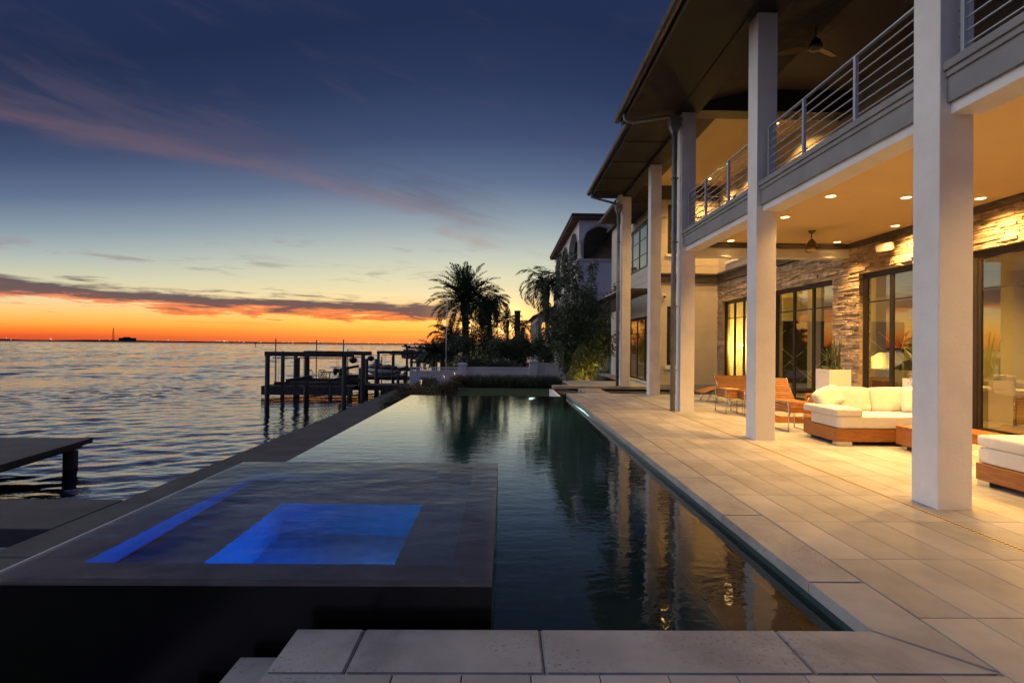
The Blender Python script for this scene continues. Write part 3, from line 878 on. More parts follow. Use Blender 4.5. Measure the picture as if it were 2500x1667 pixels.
# ---- columns
CW = 0.35
for (cx, cy, zt) in ((4.36, 5.26, 7.45), (4.36, 9.14, 7.45), (4.37, 13.10, 7.45), (4.795, 17.42, 7.62), (4.70, 21.22, 7.62)):
    part('column', 'stucco', house, (cx, cx + CW, cy, cy + CW, -0.02, zt), ch=0.006)
part('column', 'stucco', house, (4.36, 4.71, 1.35, 1.70, -0.02, 7.45), ch=0.006)

# ---- balcony: slab, white edge beam, grey fascia with a cornice, cross beam at its end
part('porch_ceiling', 'ceiling_paint', house, (4.80, 8.72, 0.8, 13.10, ZC, ZC + 0.02))
part('balcony_slab', 'fascia_grey', house, (4.50, 8.72, 0.8, 13.44, ZC + 0.021, 4.44))
bays = ((0.8, 5.26), (5.61, 9.14), (9.49, 13.10))
for (ya, yb) in bays:
    part('edge_beam', 'stucco', house, (4.47, 4.80, ya, yb, 3.97, 4.24), ch=0.004)
    part('fascia', 'fascia_grey', house, (4.43, 4.469, ya, yb, 4.085, 4.335))
    part('cornice', 'fascia_grey', house, (4.385, 4.469, ya, yb, 4.40, 4.485), (4.408, 4.469, ya, yb, 4.335, 4.398), ch=0.004)
part('cross_beam', 'stucco', house, (4.72, 8.60, 13.10, 13.44, 3.86, 4.42))
part('crown_moulding', 'trim_brown', house, (4.80, 8.60, 13.04, 13.098, 4.08, 4.198))
part('crown_moulding', 'trim_brown', house, (8.50, 8.60, 0.8, 13.04, 4.08, 4.198))
# railings
for (ya, yb, posts) in ((5.61, 9.14, (5.69, 6.81, 8.0, 9.06)), (9.49, 13.10, (9.56, 10.72, 11.94, 13.03)), (0.8, 5.26, (0.9, 2.2, 3.6, 5.18))):
    zr = 5.42
    rl = MB().box(4.525, 4.575, ya, yb, zr - 0.018, zr).build('railing', 'rail_metal', house)
    for py in posts:
        part('post', 'rail_metal', rl, (4.515, 4.560, py - 0.022, py + 0.022, 4.442, zr - 0.018))
    for k in range(1, 7):
        zz = zr - k * 0.132
        MB().cyl((4.549, ya, zz), (4.549, yb, zz), 0.010, n=8, cap=False).build('rail', 'rail_metal', rl)
rl = MB().box(4.73, 8.60, 13.25, 13.30, 5.40, 5.418).build('railing', 'rail_metal', house)
for k in range(1, 7):
    MB().cyl((4.73, 13.275, 5.42 - k * 0.132), (8.6, 13.275, 5.42 - k * 0.132), 0.010, n=8, cap=False).build('rail', 'rail_metal', rl)
for px in (5.9, 7.2): part('post', 'rail_metal', rl, (px - .022, px + .022, 13.252, 13.297, 4.442, 5.40))

# ---- ground floor wall: openings, backing, ledger stone
OPA, OPB, OPC, OPD = (17.6, 20.80, 0.02, 3.42), (13.78, 16.9, 0.02, 3.42), (10.05, 12.74, 0.02, 3.42), (6.60, 9.74, 0.02, 3.42)
ops = [OPA, OPB, OPC, OPD]
sw_ = wall_x('stone_wall', 'stone_mortar', WX + 0.09, WX + 0.30, 0.8, 21.30, -0.02, 4.19, ops)
rs = random.Random(5)
stones = []
def courses(z0, z1):
    hs = []
    while sum(hs) < (z1 - z0): hs.append(rs.choice((0.045, 0.06, 0.06, 0.075, 0.09)))
    k = (z1 - z0) / sum(hs); z = z0
    for h in hs:
        yield z, z + h * k; z += h * k
for (za, zb, opl) in ((-0.01, 3.42, ops), (3.42, 4.185, [])):
    for (p, q) in courses(za, zb):
        segs = []; ycur = 6.0
        for o in sorted(opl): segs.append((ycur, o[0])); ycur = o[1]
        segs.append((ycur, 21.30))
        for (s0, s1) in segs:
            y = s0
            while y < s1 - 1e-6:
                L = rs.choice((0.12, 0.18, 0.25, 0.32, 0.42, 0.55)) * rs.uniform(0.85, 1.15)
                y2 = y + L
                if s1 - y2 < 0.09: y2 = s1
                stones.append((y, min(y2, s1), p, q, rs.uniform(0.0, 0.042)))
                y = y2
def stone_shape(b, y0, y1, z0, z1, pr):
    xa = WX + 0.02 - pr; xb = WX + 0.12
    e = 0.003; c = 0.006
    t_ = [rs.uniform(-0.006, 0.006) for _ in range(4)]
    y0 += e; y1 -= e; z0 += e; z1 -= e
    o = len(b.v)
    b.v += [(xb, y0, z0), (xb, y1, z0), (xb, y1, z1), (xb, y0, z1), (xa + c, y0, z0), (xa + c, y1, z0), (xa + c, y1, z1), (xa + c, y0, z1),
            (xa + t_[0], y0 + c, z0 + c), (xa + t_[1], y1 - c, z0 + c), (xa + t_[2], y1 - c, z1 - c), (xa + t_[3], y0 + c, z1 - c)]
    for k in range(4):
        n_ = (k + 1) % 4
        b.f.append((o + k, o + n_, o + 4 + n_, o + 4 + k)); b.f.append((o + 4 + k, o + 4 + n_, o + 8 + n_, o + 8 + k))
    b.f.append((o + 8, o + 9, o + 10, o + 11)); b.sm += [False] * 9
def vis_st(s):
    yc = (s[0] + s[1]) / 2; zc = (s[2] + s[3]) / 2
    if yc < 8.2: return 0
    hid = 0.0
    if 9.75 < yc < 11.0: hid = 1          # behind the near column
    if 16.7 < yc < 18.7: hid = 1
    if zc < 0.9: hid = 1
    return (s[1] - s[0]) * (s[3] - s[2]) / yc ** 2.2 * (0.02 if hid else 1)
stones.sort(key=lambda s: -vis_st(s))
b = MB()
for i, s in enumerate(stones):
    if i < 290:
        q = MB(); stone_shape(q, *s); q.build('stone', 'stone', sw_)
    else: stone_shape(b, *s)
# the joined rest: colour differs stone by stone through its own noise
mat('stone_rest', (0.53, 0.41, 0.285), 0.85, c2=(0.31, 0.24, 0.17), ns=3.3, lo=0.30, hi=0.70, bump=0.7, bs=22, bdist=0.02)
tag(b.build('small_stones', 'stone_rest', sw_), kind='stuff')
fd = WX + 0.10
window('x', fd, *OPA, 4, (2.72,))
window('x', fd, *OPB, 3, (2.72,))
window('x', fd, *OPC, 3, (2.72,))
window('x', fd, *OPD, 3, (2.72,), fr=0.10, mu=0.07)
# ---- upper wall behind the balcony and over the tall end bay
uw = [(6.2, 12.2, 4.46, 7.0), (14.6, 16.4, 4.95, 6.75), (17.2, 20.5, 4.95, 6.75)]
wall_x('upper_wall', 'wall_paint', WX + 0.04, WX + 0.29, 0.8, 21.30, 4.191, 8.60, uw)
window('x', WX + 0.12, 6.2, 12.2, 4.46, 7.0, 5, ())
window('x', WX + 0.12, 14.6, 16.4, 4.95, 6.75, 2, ())
window('x', WX + 0.12, 17.2, 20.5, 4.95, 6.75, 3, ())
part('cornice_band', 'trim_brown', house, (WX - 0.07, WX + 0.10, 13.45, 21.16, 4.19, 4.48), (WX - 0.11, WX + 0.10, 13.45, 21.12, 4.481, 4.56))
part('window_sill', 'stucco', house, (WX - 0.02, WX + 0.10, 14.5, 16.5, 4.84, 4.945), (WX - 0.02, WX + 0.10, 17.1, 20.6, 4.84, 4.945))
# ---- end wing: wall facing the terrace, with slim windows
WY = 21.30
wy = [(6.55, 7.25, 5.36, 7.36), (6.55, 7.25, 0.86, 3.24)]
wall_y('wing_front_wall', 'wall_paint', WY, WY + 0.25, 6.2, 14.5, -0.02, 8.6, wy)
window('y', WY + 0.06, 6.55, 7.25, 5.36, 7.36, 1, (6.0, 6.65))
window('y', WY + 0.06, 6.55, 7.25, 0.86, 3.24, 1, (1.45, 2.05, 2.65))
part('window_sill', 'stucco', house, (6.47, 7.33, WY - 0.07, WY, 5.24, 5.35), (6.47, 7.33, WY - 0.07, WY, 0.70, 0.85))
part('cornice_band', 'trim_brown', house, (6.19, WX - 0.02, WY - 0.08, WY - 0.001, 4.19, 4.48), (6.17, WX - 0.02, WY - 0.12, WY - 0.001, 4.481, 4.56))
part('cornice_band', 'trim_brown', house, (5.21, WX + 0.03, WY - 0.06, WY - 0.001, 7.55, 8.09))
part('plinth', 'coping', house, (6.19, WX, WY - 0.05, WY - 0.002, -0.01, 0.10))
for zz in (4.86, 5.52, 6.18, 6.84, 7.45):     # wide boards above the cornice
    part('board', 'wall_paint', house, (6.2, 6.53, WY - 0.022, WY - 0.001, zz - 0.645 + 0.35 if zz < 4.9 else zz - 0.648, zz))
    part('board', 'wall_paint', house, (7.27, WX, WY - 0.022, WY - 0.001, zz - 0.645 + 0.35 if zz < 4.9 else zz - 0.648, zz))
sd = [(22.2, 27.8, 0.02, 2.95), (22.0, 27.5, 5.1, 7.2)]
wall_x('wing_side_wall', 'wall_paint', 6.2, 6.45, WY + 0.25, 30.5, -0.02, 8.6, sd)
window('x', 6.26, 22.2, 27.8, 0.02, 2.95, 4, (2.2,))
window('x', 6.26, 22.0, 27.5, 5.1, 7.2, 4, (5.8, 6.5))
for zz in (4.45, 4.78, 5.08):
    part('board', 'wall_paint', house, (6.165, 6.199, WY + 0.02, 30.4, zz - 0.32, zz - 0.006))
part('threshold', 'coping', house, (5.95, 6.19, 21.9, 28.1, -0.01, 0.09))
wall_y('wing_back_wall', 'wall_paint', 30.5, 30.75, 6.2, 14.5, -0.9, 8.6)
wall_x('rear_wall', 'interior_wall', 14.5, 14.75, 0.8, 30.75, -0.02, 8.6)
wall_y('end_wall', 'wall_paint', 0.55, 0.8, 8.64, 14.75, -0.02, 8.6)
part('interior_floor', 'interior_floor', house, (8.70, 14.5, 0.8, 21.3, -0.02, 0.015), (6.45, 14.5, 21.55, 30.5, -0.02, 0.015))
part('interior_ceiling', 'interior_wall', house, (8.90, 14.5, 0.8, 21.3, 3.62, 3.75), (6.45, 14.5, 21.55, 30.5, 3.62, 3.75))
part('upper_floor', 'interior_floor', house, (8.90, 14.5, 0.8, 21.3, 4.2, 4.43), (6.45, 14.5, 21.55, 30.5, 4.2, 4.43))
wall_y('partition', 'interior_wall', 13.25, 13.40, 11.4, 14.5, 0.015, 3.62)

# ---- roof over the balcony
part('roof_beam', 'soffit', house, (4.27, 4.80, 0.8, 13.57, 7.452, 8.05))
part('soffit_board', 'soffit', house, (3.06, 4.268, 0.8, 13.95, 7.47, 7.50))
part('upper_ceiling', 'upper_tone', house, (4.80, 8.64, 0.8, 13.10, 8.052, 8.08))
part('upper_cross_beam', 'trim_brown', house, (4.801, 8.64, 13.10, 13.57, 7.50, 8.10))
rf = MB().extrude([(3.062, 7.51), (4.0, 7.514), (8.9, 8.62), (14.9, 8.62), (14.9, 9.1), (9.0, 9.6), (3.0, 7.69), (3.0, 7.66), (3.062, 7.65)], 'y', 0.5, 13.98).build('roof', 'roof_tile', house)
def half_round(x, y0, y1, z, r, parent):
    pts = []
    for k in range(9):
        a = math.pi + math.pi * k / 8
        pts.append((x + r * math.cos(a), z + r * math.sin(a)))
    pts += [(x + r + .004, z + .012), (x + r - .012, z + .012)] + [(x + (r - .012) * math.cos(math.pi * 2 - math.pi * k / 8), z + (r - .012) * math.sin(math.pi * 2 - math.pi * k / 8)) for k in range(9)] + [(x - r, z + .012)]
    gt = MB().extrude(pts, 'y', y0, y1).build('gutter', 'gutter_metal', parent)
    y = y1 - 0.5
    while y > y0:
        mb = MB()
        ring = []
        for k in range(9):
            a = math.pi + math.pi * k / 8
            ring.append((x + (r + .008) * math.cos(a), z + (r + .008) * math.sin(a)))
        for k in range(8):
            mb.face([(ring[k][0], y, ring[k][1]), (ring[k + 1][0], y, ring[k + 1][1]), (ring[k + 1][0], y + .03, ring[k + 1][1]), (ring[k][0], y + .03, ring[k][1])])
        mb.build('gutter_joint', 'gutter_metal', gt)
        y -= 1.22
    return gt
half_round(2.935, 0.5, 13.97, 7.60, 0.098, rf)
part('fascia_board', 'trim_brown', rf, (3.03, 3.058, 0.5, 13.96, 7.44, 7.64))
# ---- roof over the tall end bay, set back and higher, with exposed boards
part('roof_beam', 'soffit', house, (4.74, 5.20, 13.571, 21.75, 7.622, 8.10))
part('bay_ceiling', 'ceiling_paint', house, (5.20, 8.64, 13.571, 21.30, 8.102, 8.13))
rf2 = MB().extrude([(3.55, 7.79), (4.74, 7.86), (8.9, 8.70), (14.9, 8.70), (14.9, 9.2), (9.0, 9.7), (3.48, 8.0), (3.48, 7.97), (3.55, 7.96)], 'y', 13.985, 21.85).build('roof', 'roof_tile', house)
for k in range(9):                       # stepped boards under the eave
    ya = 13.99 + k * 0.87
    bm_ = MB(); z0_ = 7.70 + 0.02 * (k % 2)
    bm_.box(3.50, 4.738, ya, min(ya + 0.86, 21.8), z0_, z0_ + 0.05)
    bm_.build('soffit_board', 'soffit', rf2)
half_round(3.43, 14.0, 21.84, 7.90, 0.098, rf2)
part('eave_trim', 'stucco', house, (4.55, 4.70, 21.22, 21.74, 7.45, 7.70))
# ---- wing roof
rf3 = MB().extrude([(4.6, 7.52), (6.1, 7.56), (14.9, 8.61), (14.9, 9.0), (9.2, 9.4), (4.52, 7.66)], 'y', 21.86, 25.7).build('roof', 'roof_tile', house)
half_round(4.58, 21.9, 25.68, 7.58, 0.07, rf3)
MB().extrude([(6.0, 8.3), (14.9, 8.61), (14.9, 9.0), (9.2, 9.4), (6.0, 8.45)], 'y', 25.71, 31.2).build('roof', 'roof_tile', house)
# ---- gutters' downspouts with leader heads
def downspout(x, y, zt, zb, gx, gy, gz):
    dp = MB().cyl((x, y, zb), (x, y, zt - 0.42), 0.062, n=14).build('downspout', 'pipe_metal', house)
    pts = [(gx, gy, gz), (gx, gy, gz - 0.14), (gx + 0.06, gy - 0.02, gz - 0.21), (gx + 0.2, gy - 0.05, gz - 0.25), (x - 0.16, y + 0.01, zt + 0.06), (x - 0.02, y, zt + 0.02), (x, y, zt - 0.05)]
    MB().tube(pts, 0.045, n=10).build('elbow', 'pipe_metal', dp)
    h = MB(); n_ = 4
    prof = [(0.15, 0.0), (0.15, -0.10), (0.13, -0.11), (0.13, -0.20), (0.10, -0.27), (0.065, -0.36), (0.06, -0.44)]
    o = len(h.v)
    for (r_, z_) in prof:
        for (sx_, sy_) in ((-1, -1), (1, -1), (1, 1), (-1, 1)): h.v.append((x + sx_ * r_, y + sy_ * r_ * 0.8, zt + z_))
    for i in range(len(prof) - 1):
        for k in range(4):
            k2 = (k + 1) % 4
            h.f.append((o + i * 4 + k, o + i * 4 + k2, o + i * 4 + 4 + k2, o + i * 4 + 4 + k)); h.sm.append(False)
    h.f.append((o, o + 1, o + 2, o + 3)); h.sm.append(False)
    h.build('leader_head', 'pipe_metal', dp)
    for zz in (1.0, 2.6, 4.2, 5.8):
        part('strap', 'pipe_metal', dp, (x - .068, x + .09, y - .068, y + .068, zz, zz + 0.03))
downspout(4.215, 13.20, 7.32, 0.0, 3.0, 13.4, 7.52)
downspout(4.56, 21.34, 7.32, 0.0, 3.48, 21.5, 7.84)
# ---- pergola over the wing's door
pg = MB().box(5.18, 5.26, 22.0, 29.5, 3.25, 3.88).build('pergola', 'trim_brown', house)
for k in range(19):
    yy = 22.05 + k * 0.40
    part('rafter', 'trim_brown', pg, (4.98, 6.19, yy, yy + 0.09, 3.885, 4.03))
part('rafter_rail', 'stucco', pg, (4.96, 5.0, 22.0, 29.6, 4.035, 4.065))
rebase(house, (8.6, 15, 0))
# ---------------------------------------------------------------- recessed lamps
def make_downlight():
    t_ = thing('downlight', '', 'downlight')
    MB().lathe([(0.075, -0.002), (0.095, -0.008), (0.100, -0.002), (0.10, 0.0)], n=24).build('trim_ring', 'planter_white', t_)
    MB().lathe([(0.0, -0.003), (0.074, -0.003)], n=24).build('lens', 'bulb_warm', t_)
    return t_
dproto = make_downlight()
dl = [
 (5.55, 8.96, ZC, 'porch', 'recessed ceiling lamp left of the near column, over the coffee table'),
 (6.86, 8.97, ZC, 'porch', 'recessed ceiling lamp just left of the near column edge'),
 (8.14, 8.96, ZC, 'porch', 'recessed ceiling lamp right of the near column, close to the stone wall'),
 (5.55, 10.44, ZC, 'porch', 'recessed ceiling lamp beside the second column, left of the porch fan'),
 (5.49, 12.82, ZC, 'porch', 'recessed ceiling lamp between the second and third columns'),
 (8.10, 12.81, ZC, 'porch', 'recessed ceiling lamp in the inner porch corner by the white speaker'),
 (5.55, 6.40, ZC, 'porch', 'recessed ceiling lamp hidden behind the top of the near column'),
 (8.14, 6.40, ZC, 'porch', 'recessed ceiling lamp near the stone wall above the teak step'),
 (5.55, 3.60, ZC, 'porch', 'recessed ceiling lamp over the chaise nearest the camera, pool side'),
 (8.14, 3.60, ZC, 'porch', 'recessed ceiling lamp over the chaise nearest the camera, wall side'),
 (8.22, 11.05, ZC, 'porch', 'recessed ceiling lamp above the third window, touching the near column edge'),
 (5.74, 18.5, 8.10, 'upper', 'brightest recessed lamp under the high roof between the rear columns'),
 (7.80, 18.57, 8.10, 'upper', 'recessed high roof lamp seen behind the balcony railing post'),
 (7.84, 20.3, 8.10, 'upper', 'recessed high roof lamp farthest back near the wing wall'),
 (7.80, 15.2, 8.10, 'upper', 'recessed high roof lamp over the second window from the wing'),
]
roots = [dproto] + [copy_tree(dproto) for _ in dl[1:]]
for o, (x, y, z, kind, lab) in zip(roots, dl):
    o.location = (x, y, z - 0.001); o['label'] = lab; o['group'] = 'recessed ceiling lamps'
    spot(o, (0, 0, -0.03), (340 if y < 6 else 470 if y < 12 else 330) * (0.74 if x < 6 else 1.15) if kind == 'porch' else 620, WARM, angle=(138 if y < 12 else 95) if kind == 'porch' else 130, blend=0.9 if y < 12 else 1.0, size=0.06)

# ================================================================== FURNITURE AND FITTINGS
def slats(root, name, quads):
    """each slat a board of its own: (p0, p1, width vector, thickness vector)"""
    for (p0, p1, wv, tv) in quads:
        p0, p1, wv, tv = map(Vector, (p0, p1, wv, tv))
        b = MB(); o = 0
        c = [p0 - wv / 2, p0 + wv / 2, p1 + wv / 2, p1 - wv / 2]
        b.v += [tuple(q) for q in c] + [tuple(q + tv) for q in c]
        b.f += [(0, 1, 2, 3), (7, 6, 5, 4), (0, 4, 5, 1), (1, 5, 6, 2), (2, 6, 7, 3), (3, 7, 4, 0)]; b.sm += [False] * 6
        b.build(name, 'teak', root)

# ---- sofa facing the camera, between the near and second columns
so = thing('sofa', 'white cushioned corner sofa on a teak plinth between the two nearest columns', 'sofa')
bs_ = part('base', 'teak', so, (5.50, 7.56, 8.68, 9.66, 0.065, 0.285), ch=0.004)
for (fx_, fy_) in ((5.50, 8.68), (5.50, 9.42), (6.62, 8.68), (7.28, 8.68)):
    part('foot', 'chrome', so, (fx_ + .003, fx_ + .26, fy_ + .003, fy_ + .12, 0.0, 0.064))
MB().rbox(5.51, 7.0, 8.67, 9.45, 0.287, 0.485, r=0.03, n=9, bulge=0.01).build('seat_cushion', 'cushion', so)
MB().rbox(7.01, 7.56, 8.67, 9.45, 0.287, 0.485, r=0.03, n=9, bulge=0.01).build('seat_cushion', 'cushion', so)
MB().rbox(5.47, 5.93, 8.66, 9.62, 0.475, 0.61, r=0.03, n=9, bulge=0.006).build('arm_cushion', 'cushion', so)
tl = Matrix.Rotation(R(-13), 4, 'X')
for (xa, xb) in ((5.80, 6.62), (6.63, 7.54)):
    MB().rbox(xa, xb, 9.42, 9.64, 0.46, 0.90, r=0.045, n=9, bulge=0.02, tilt=tl, piv=((xa + xb) / 2, 9.5, 0.46)).build('back_cushion', 'cushion', so)
MB().rbox(5.62, 6.12, 9.30, 9.46, 0.56, 0.92, r=0.07, n=9, bulge=0.03, tilt=Matrix.Rotation(R(-24), 4, 'X') @ Matrix.Rotation(R(-24), 4, 'Y'), piv=(5.9, 9.4, 0.6)).build('throw_pillow', 'cushion', so)
MB().rbox(7.02, 7.52, 9.14, 9.30, 0.47, 0.93, r=0.07, n=9, bulge=0.03, tilt=Matrix.Rotation(R(-16), 4, 'X') @ Matrix.Rotation(R(6), 4, 'Y'), piv=(7.2, 9.2, 0.47)).build('throw_pillow', 'cushion', so)
for zz in (0.30, 0.47):
    MB().tube([(5.53, 8.70, zz), (5.56, 8.672, zz), (6.96, 8.672, zz), (6.99, 8.70, zz)], 0.006, n=6).build('piping', 'cushion', so)
MB().tube([(5.475, 9.58, 0.56), (5.472, 8.70, 0.56), (5.50, 8.664, 0.56), (5.90, 8.664, 0.56), (5.926, 8.70, 0.56), (5.926, 9.5, 0.56)], 0.006, n=6).build('piping', 'cushion', so)
rebase(so, (6.9, 9.2, 0))
# ---- low table in front of it
tb = thing('coffee_table', 'low teak box coffee table in front of the white sofa', 'table')
part('top', 'teak', tb, (6.36, 6.85, 7.75, 8.52, 0.335, 0.37), ch=0.004)
part('body', 'teak', tb, (6.365, 6.845, 7.755, 8.515, 0.075, 0.334))
for (fx_, fy_) in ((6.36, 8.28), (6.36, 7.76), (6.65, 8.28), (6.65, 7.76)):
    part('foot', 'chrome', tb, (fx_ + .004, fx_ + .19, fy_ + .004, fy_ + .12, 0.0, 0.074))
rebase(tb, (6.6, 8.1, 0))
# ---- chaise at the right edge
cz = thing('chaise', 'white cushioned teak chaise cut off by the right edge of the picture', 'chaise')
part('base', 'teak_long', cz, (5.66, 6.60, 3.7, 6.28, 0.065, 0.26), ch=0.004)
for (fx_, fy_) in ((5.66, 6.10), (6.35, 6.10), (5.66, 3.9)):
    part('foot', 'chrome', cz, (fx_ + .004, fx_ + .2, fy_ + .004, fy_ + .16, 0.0, 0.064))
MB().rbox(5.67, 6.59, 3.7, 6.27, 0.262, 0.455, r=0.03, n=9, bulge=0.015).build('seat_cushion', 'cushion', cz)
MB().rbox(5.66, 6.58, 3.7, 6.28, 0.450, 0.60, r=0.04, n=9, bulge=0.02).build('top_cushion', 'cushion', cz)
rebase(cz, (6.1, 5.0, 0))
bn = thing('teak_step', 'low teak step along the foot of the right hand window', 'step')
for k in range(5): part('board', 'teak_long', bn, (8.02 + k * 0.108, 8.02 + k * 0.108 + 0.104, 6.1, 9.7, 0.145, 0.17))
part('riser', 'teak_long', bn, (8.03, 8.06, 6.1, 9.7, 0.0, 0.144))
rebase(bn, (8.3, 7.9, 0))

# ---- teak slatted loveseats facing the camera
def loveseat(x0, x1, yf, label, hi=0.90, panel=True):
    t_ = thing('teak_loveseat', label, 'loveseat', group='teak slatted loveseats')
    q = []
    n = 10
    for k in range(n):                     # back, leaning away
        f = (k + 0.5) / n
        z = 0.40 + f * (hi - 0.40); y = yf + 0.80 + f * 0.30
        q.append(((x0, y, z), (x1 - 0.05 * f, y, z), (0, 0.016, 0.034), (0, 0.02, -0.010)))
    slats(t_, 'back_slat', q); q = []
    for k in range(8):
        y = yf + 0.04 + k * 0.10
        q.append(((x0, y, 0.38 - k * 0.006), (x1, y, 0.38 - k * 0.006), (0, 0.085, 0), (0, 0, -0.022)))
    slats(t_, 'seat_slat', q); q = []
    for k in range(3):
        q.append(((x0, yf, 0.345 - k * 0.05), (x1, yf, 0.345 - k * 0.05), (0, 0, 0.042), (0, 0.022, 0)))
    slats(t_, 'front_slat', q)
    for xx in (x0 + 0.04, x1 - 0.04):
        MB().tube([(xx, yf + 0.02, 0.33), (xx, yf + 0.40, 0.315), (xx, yf + 0.80, 0.34), (xx, yf + 0.95, 0.60), (xx, yf + 1.13, hi)], 0.018, n=8).build('frame_rail', 'chrome', t_)
        MB().tube([(xx, yf + 0.30, 0.31), (xx, yf + 0.12, 0.16), (xx, yf + 0.02, 0.0)], [0.02, 0.018, 0.022], n=8).build('leg', 'chrome', t_)
        MB().tube([(xx, yf + 0.70, 0.31), (xx, yf + 0.90, 0.15), (xx, yf + 1.0, 0.0)], [0.02, 0.018, 0.022], n=8).build('leg', 'chrome', t_)
    return rebase(t_, ((x0 + x1) / 2, yf + 0.5, 0))
loveseat(6.05, 7.05, 14.15, 'teak slatted loveseat by the first window, beyond the second column', hi=0.80)
loveseat(5.75, 6.78, 11.45, 'teak slatted loveseat just right of the second column', hi=0.89)
# curved wooden sled under the nearer one
rk = thing('rocking_base', 'curved teak sled base on the floor right of the second column', 'rocker')
poly = [(5.60, 0.20), (5.66, 0.10), (5.76, 0.035), (5.90, 0.0), (6.95, 0.0), (6.95, 0.13), (5.98, 0.13), (5.84, 0.16), (5.74, 0.22), (5.68, 0.29), (5.62, 0.28)]
MB().extrude(poly, 'y', 11.28, 11.36).build('runner', 'teak', rk)
q = [((6.30, 11.0, 0.20 + k * 0.055), (6.98, 11.0, 0.20 + k * 0.055), (0, 0, 0.044), (0, 0.022, 0)) for k in range(8)]
slats(rk, 'side_slat', q)
MB().tube([(6.24, 10.99, 0.12), (6.30, 10.98, 0.40), (6.38, 10.98, 0.63)], 0.014, n=8).build('frame_rail', 'chrome', rk)
MB().tube([(6.97, 10.99, 0.0), (6.97, 10.98, 0.62)], 0.014, n=8).build('frame_rail', 'chrome', rk)
part('top', 'teak', rk, (6.33, 7.0, 10.96, 11.06, 0.63, 0.655))
rebase(rk, (6.4, 11.2, 0))
# ---- slatted side tables on chrome sled loops
def side_table(x0, x1, y0, y1, h, label):
    t_ = thing('side_table', label, 'side table', group='teak and chrome side tables')
    for xx in (x0, x1):
        MB().tube([(xx, y0, 0.012), (xx, y0, h - 0.04), (xx, y0 + 0.015, h - 0.012), (xx, y0 + 0.05, h), (xx, y1 - 0.05, h), (xx, y1 - 0.015, h - 0.012), (xx, y1, h - 0.04), (xx, y1, 0.012)], 0.013, n=8).build('frame_loop', 'chrome', t_)
        part('floor_runner', 'chrome', t_, (xx - 0.016, xx + 0.016, y0 - .01, y1 + .01, 0.0, 0.024))
    n = 5
    slats(t_, 'top_slat', [((x0 + 0.02 + (x1 - x0 - .04) * (k + .5) / n, y0 + .01, h + .004), (x0 + 0.02 + (x1 - x0 - .04) * (k + .5) / n, y1 - .01, h + .004), ((x1 - x0) / n * .86, 0, 0), (0, 0, 0.016)) for k in range(n)])
    for k in range(3):
        zz = h - 0.035 - k * 0.062
        slats(t_, 'side_slat', [((x0 + .016, y0 + .01, zz), (x0 + .016, y1 - .01, zz), (0, 0, 0.052), (0.014, 0, 0))])
        slats(t_, 'side_slat', [((x0 + .03, y0 + .016, zz), (x1 - .03, y0 + .016, zz), (0, 0, 0.052), (0, 0.014, 0))])
    return rebase(t_, ((x0 + x1) / 2, (y0 + y1) / 2, 0))
side_table(5.33, 5.72, 12.64, 13.28, 0.575, 'teak and chrome side table between the second and third columns')
side_table(5.40, 5.85, 9.98, 10.60, 0.555, 'teak and chrome side table against the left end of the white sofa')
side_table(5.62, 5.95, 12.30, 12.72, 0.56, 'small teak and chrome side table beside the nearer slatted loveseat')
# ---- wavy chaise with lengthwise slats
wc = thing('teak_chaise', 'wavy teak chaise on chrome legs, foot end peeking past the third column', 'chaise')
prof = [(5.78, 0.27), (6.0, 0.345), (6.25, 0.415), (6.5, 0.44), (6.72, 0.40), (6.95, 0.31), (7.2, 0.24), (7.45, 0.23), (7.7, 0.32), (7.95, 0.52)]
for k in range(9):
    yy = 15.35 + k * 0.075
    b = MB()
    for (a, c) in zip(prof[:-1], prof[1:]):
        o = len(b.v)
        b.v += [(a[0], yy, a[1]), (c[0], yy, c[1]), (c[0], yy + .066, c[1]), (a[0], yy + .066, a[1]), (a[0], yy, a[1] - .02), (c[0], yy, c[1] - .02), (c[0], yy + .066, c[1] - .02), (a[0], yy + .066, a[1] - .02)]
        b.f += [(o, o + 1, o + 2, o + 3), (o + 7, o + 6, o + 5, o + 4), (o, o + 4, o + 5, o + 1), (o + 3, o + 2, o + 6, o + 7)]; b.sm += [True] * 4
    b.build('slat', 'teak', wc)
for yy in (15.42, 15.96):
    MB().tube([(5.93, yy, 0.0), (6.0, yy, 0.14), (6.05, yy, 0.32)], [0.024, 0.018, 0.016], n=8).build('leg', 'chrome', wc)
    MB().tube([(6.15, yy, 0.0), (6.28, yy, 0.18), (6.45, yy, 0.36), (6.6, yy, 0.40), (6.9, yy, 0.30), (7.3, yy, 0.20)], [0.024, 0.02, 0.017, 0.016, 0.016, 0.016], n=8).build('leg', 'chrome', wc)
    MB().tube([(7.55, yy, 0.24), (7.6, yy, 0.12), (7.62, yy, 0.0)], [0.016, 0.018, 0.024], n=8).build('leg', 'chrome', wc)
rebase(wc, (6.8, 15.7, 0))

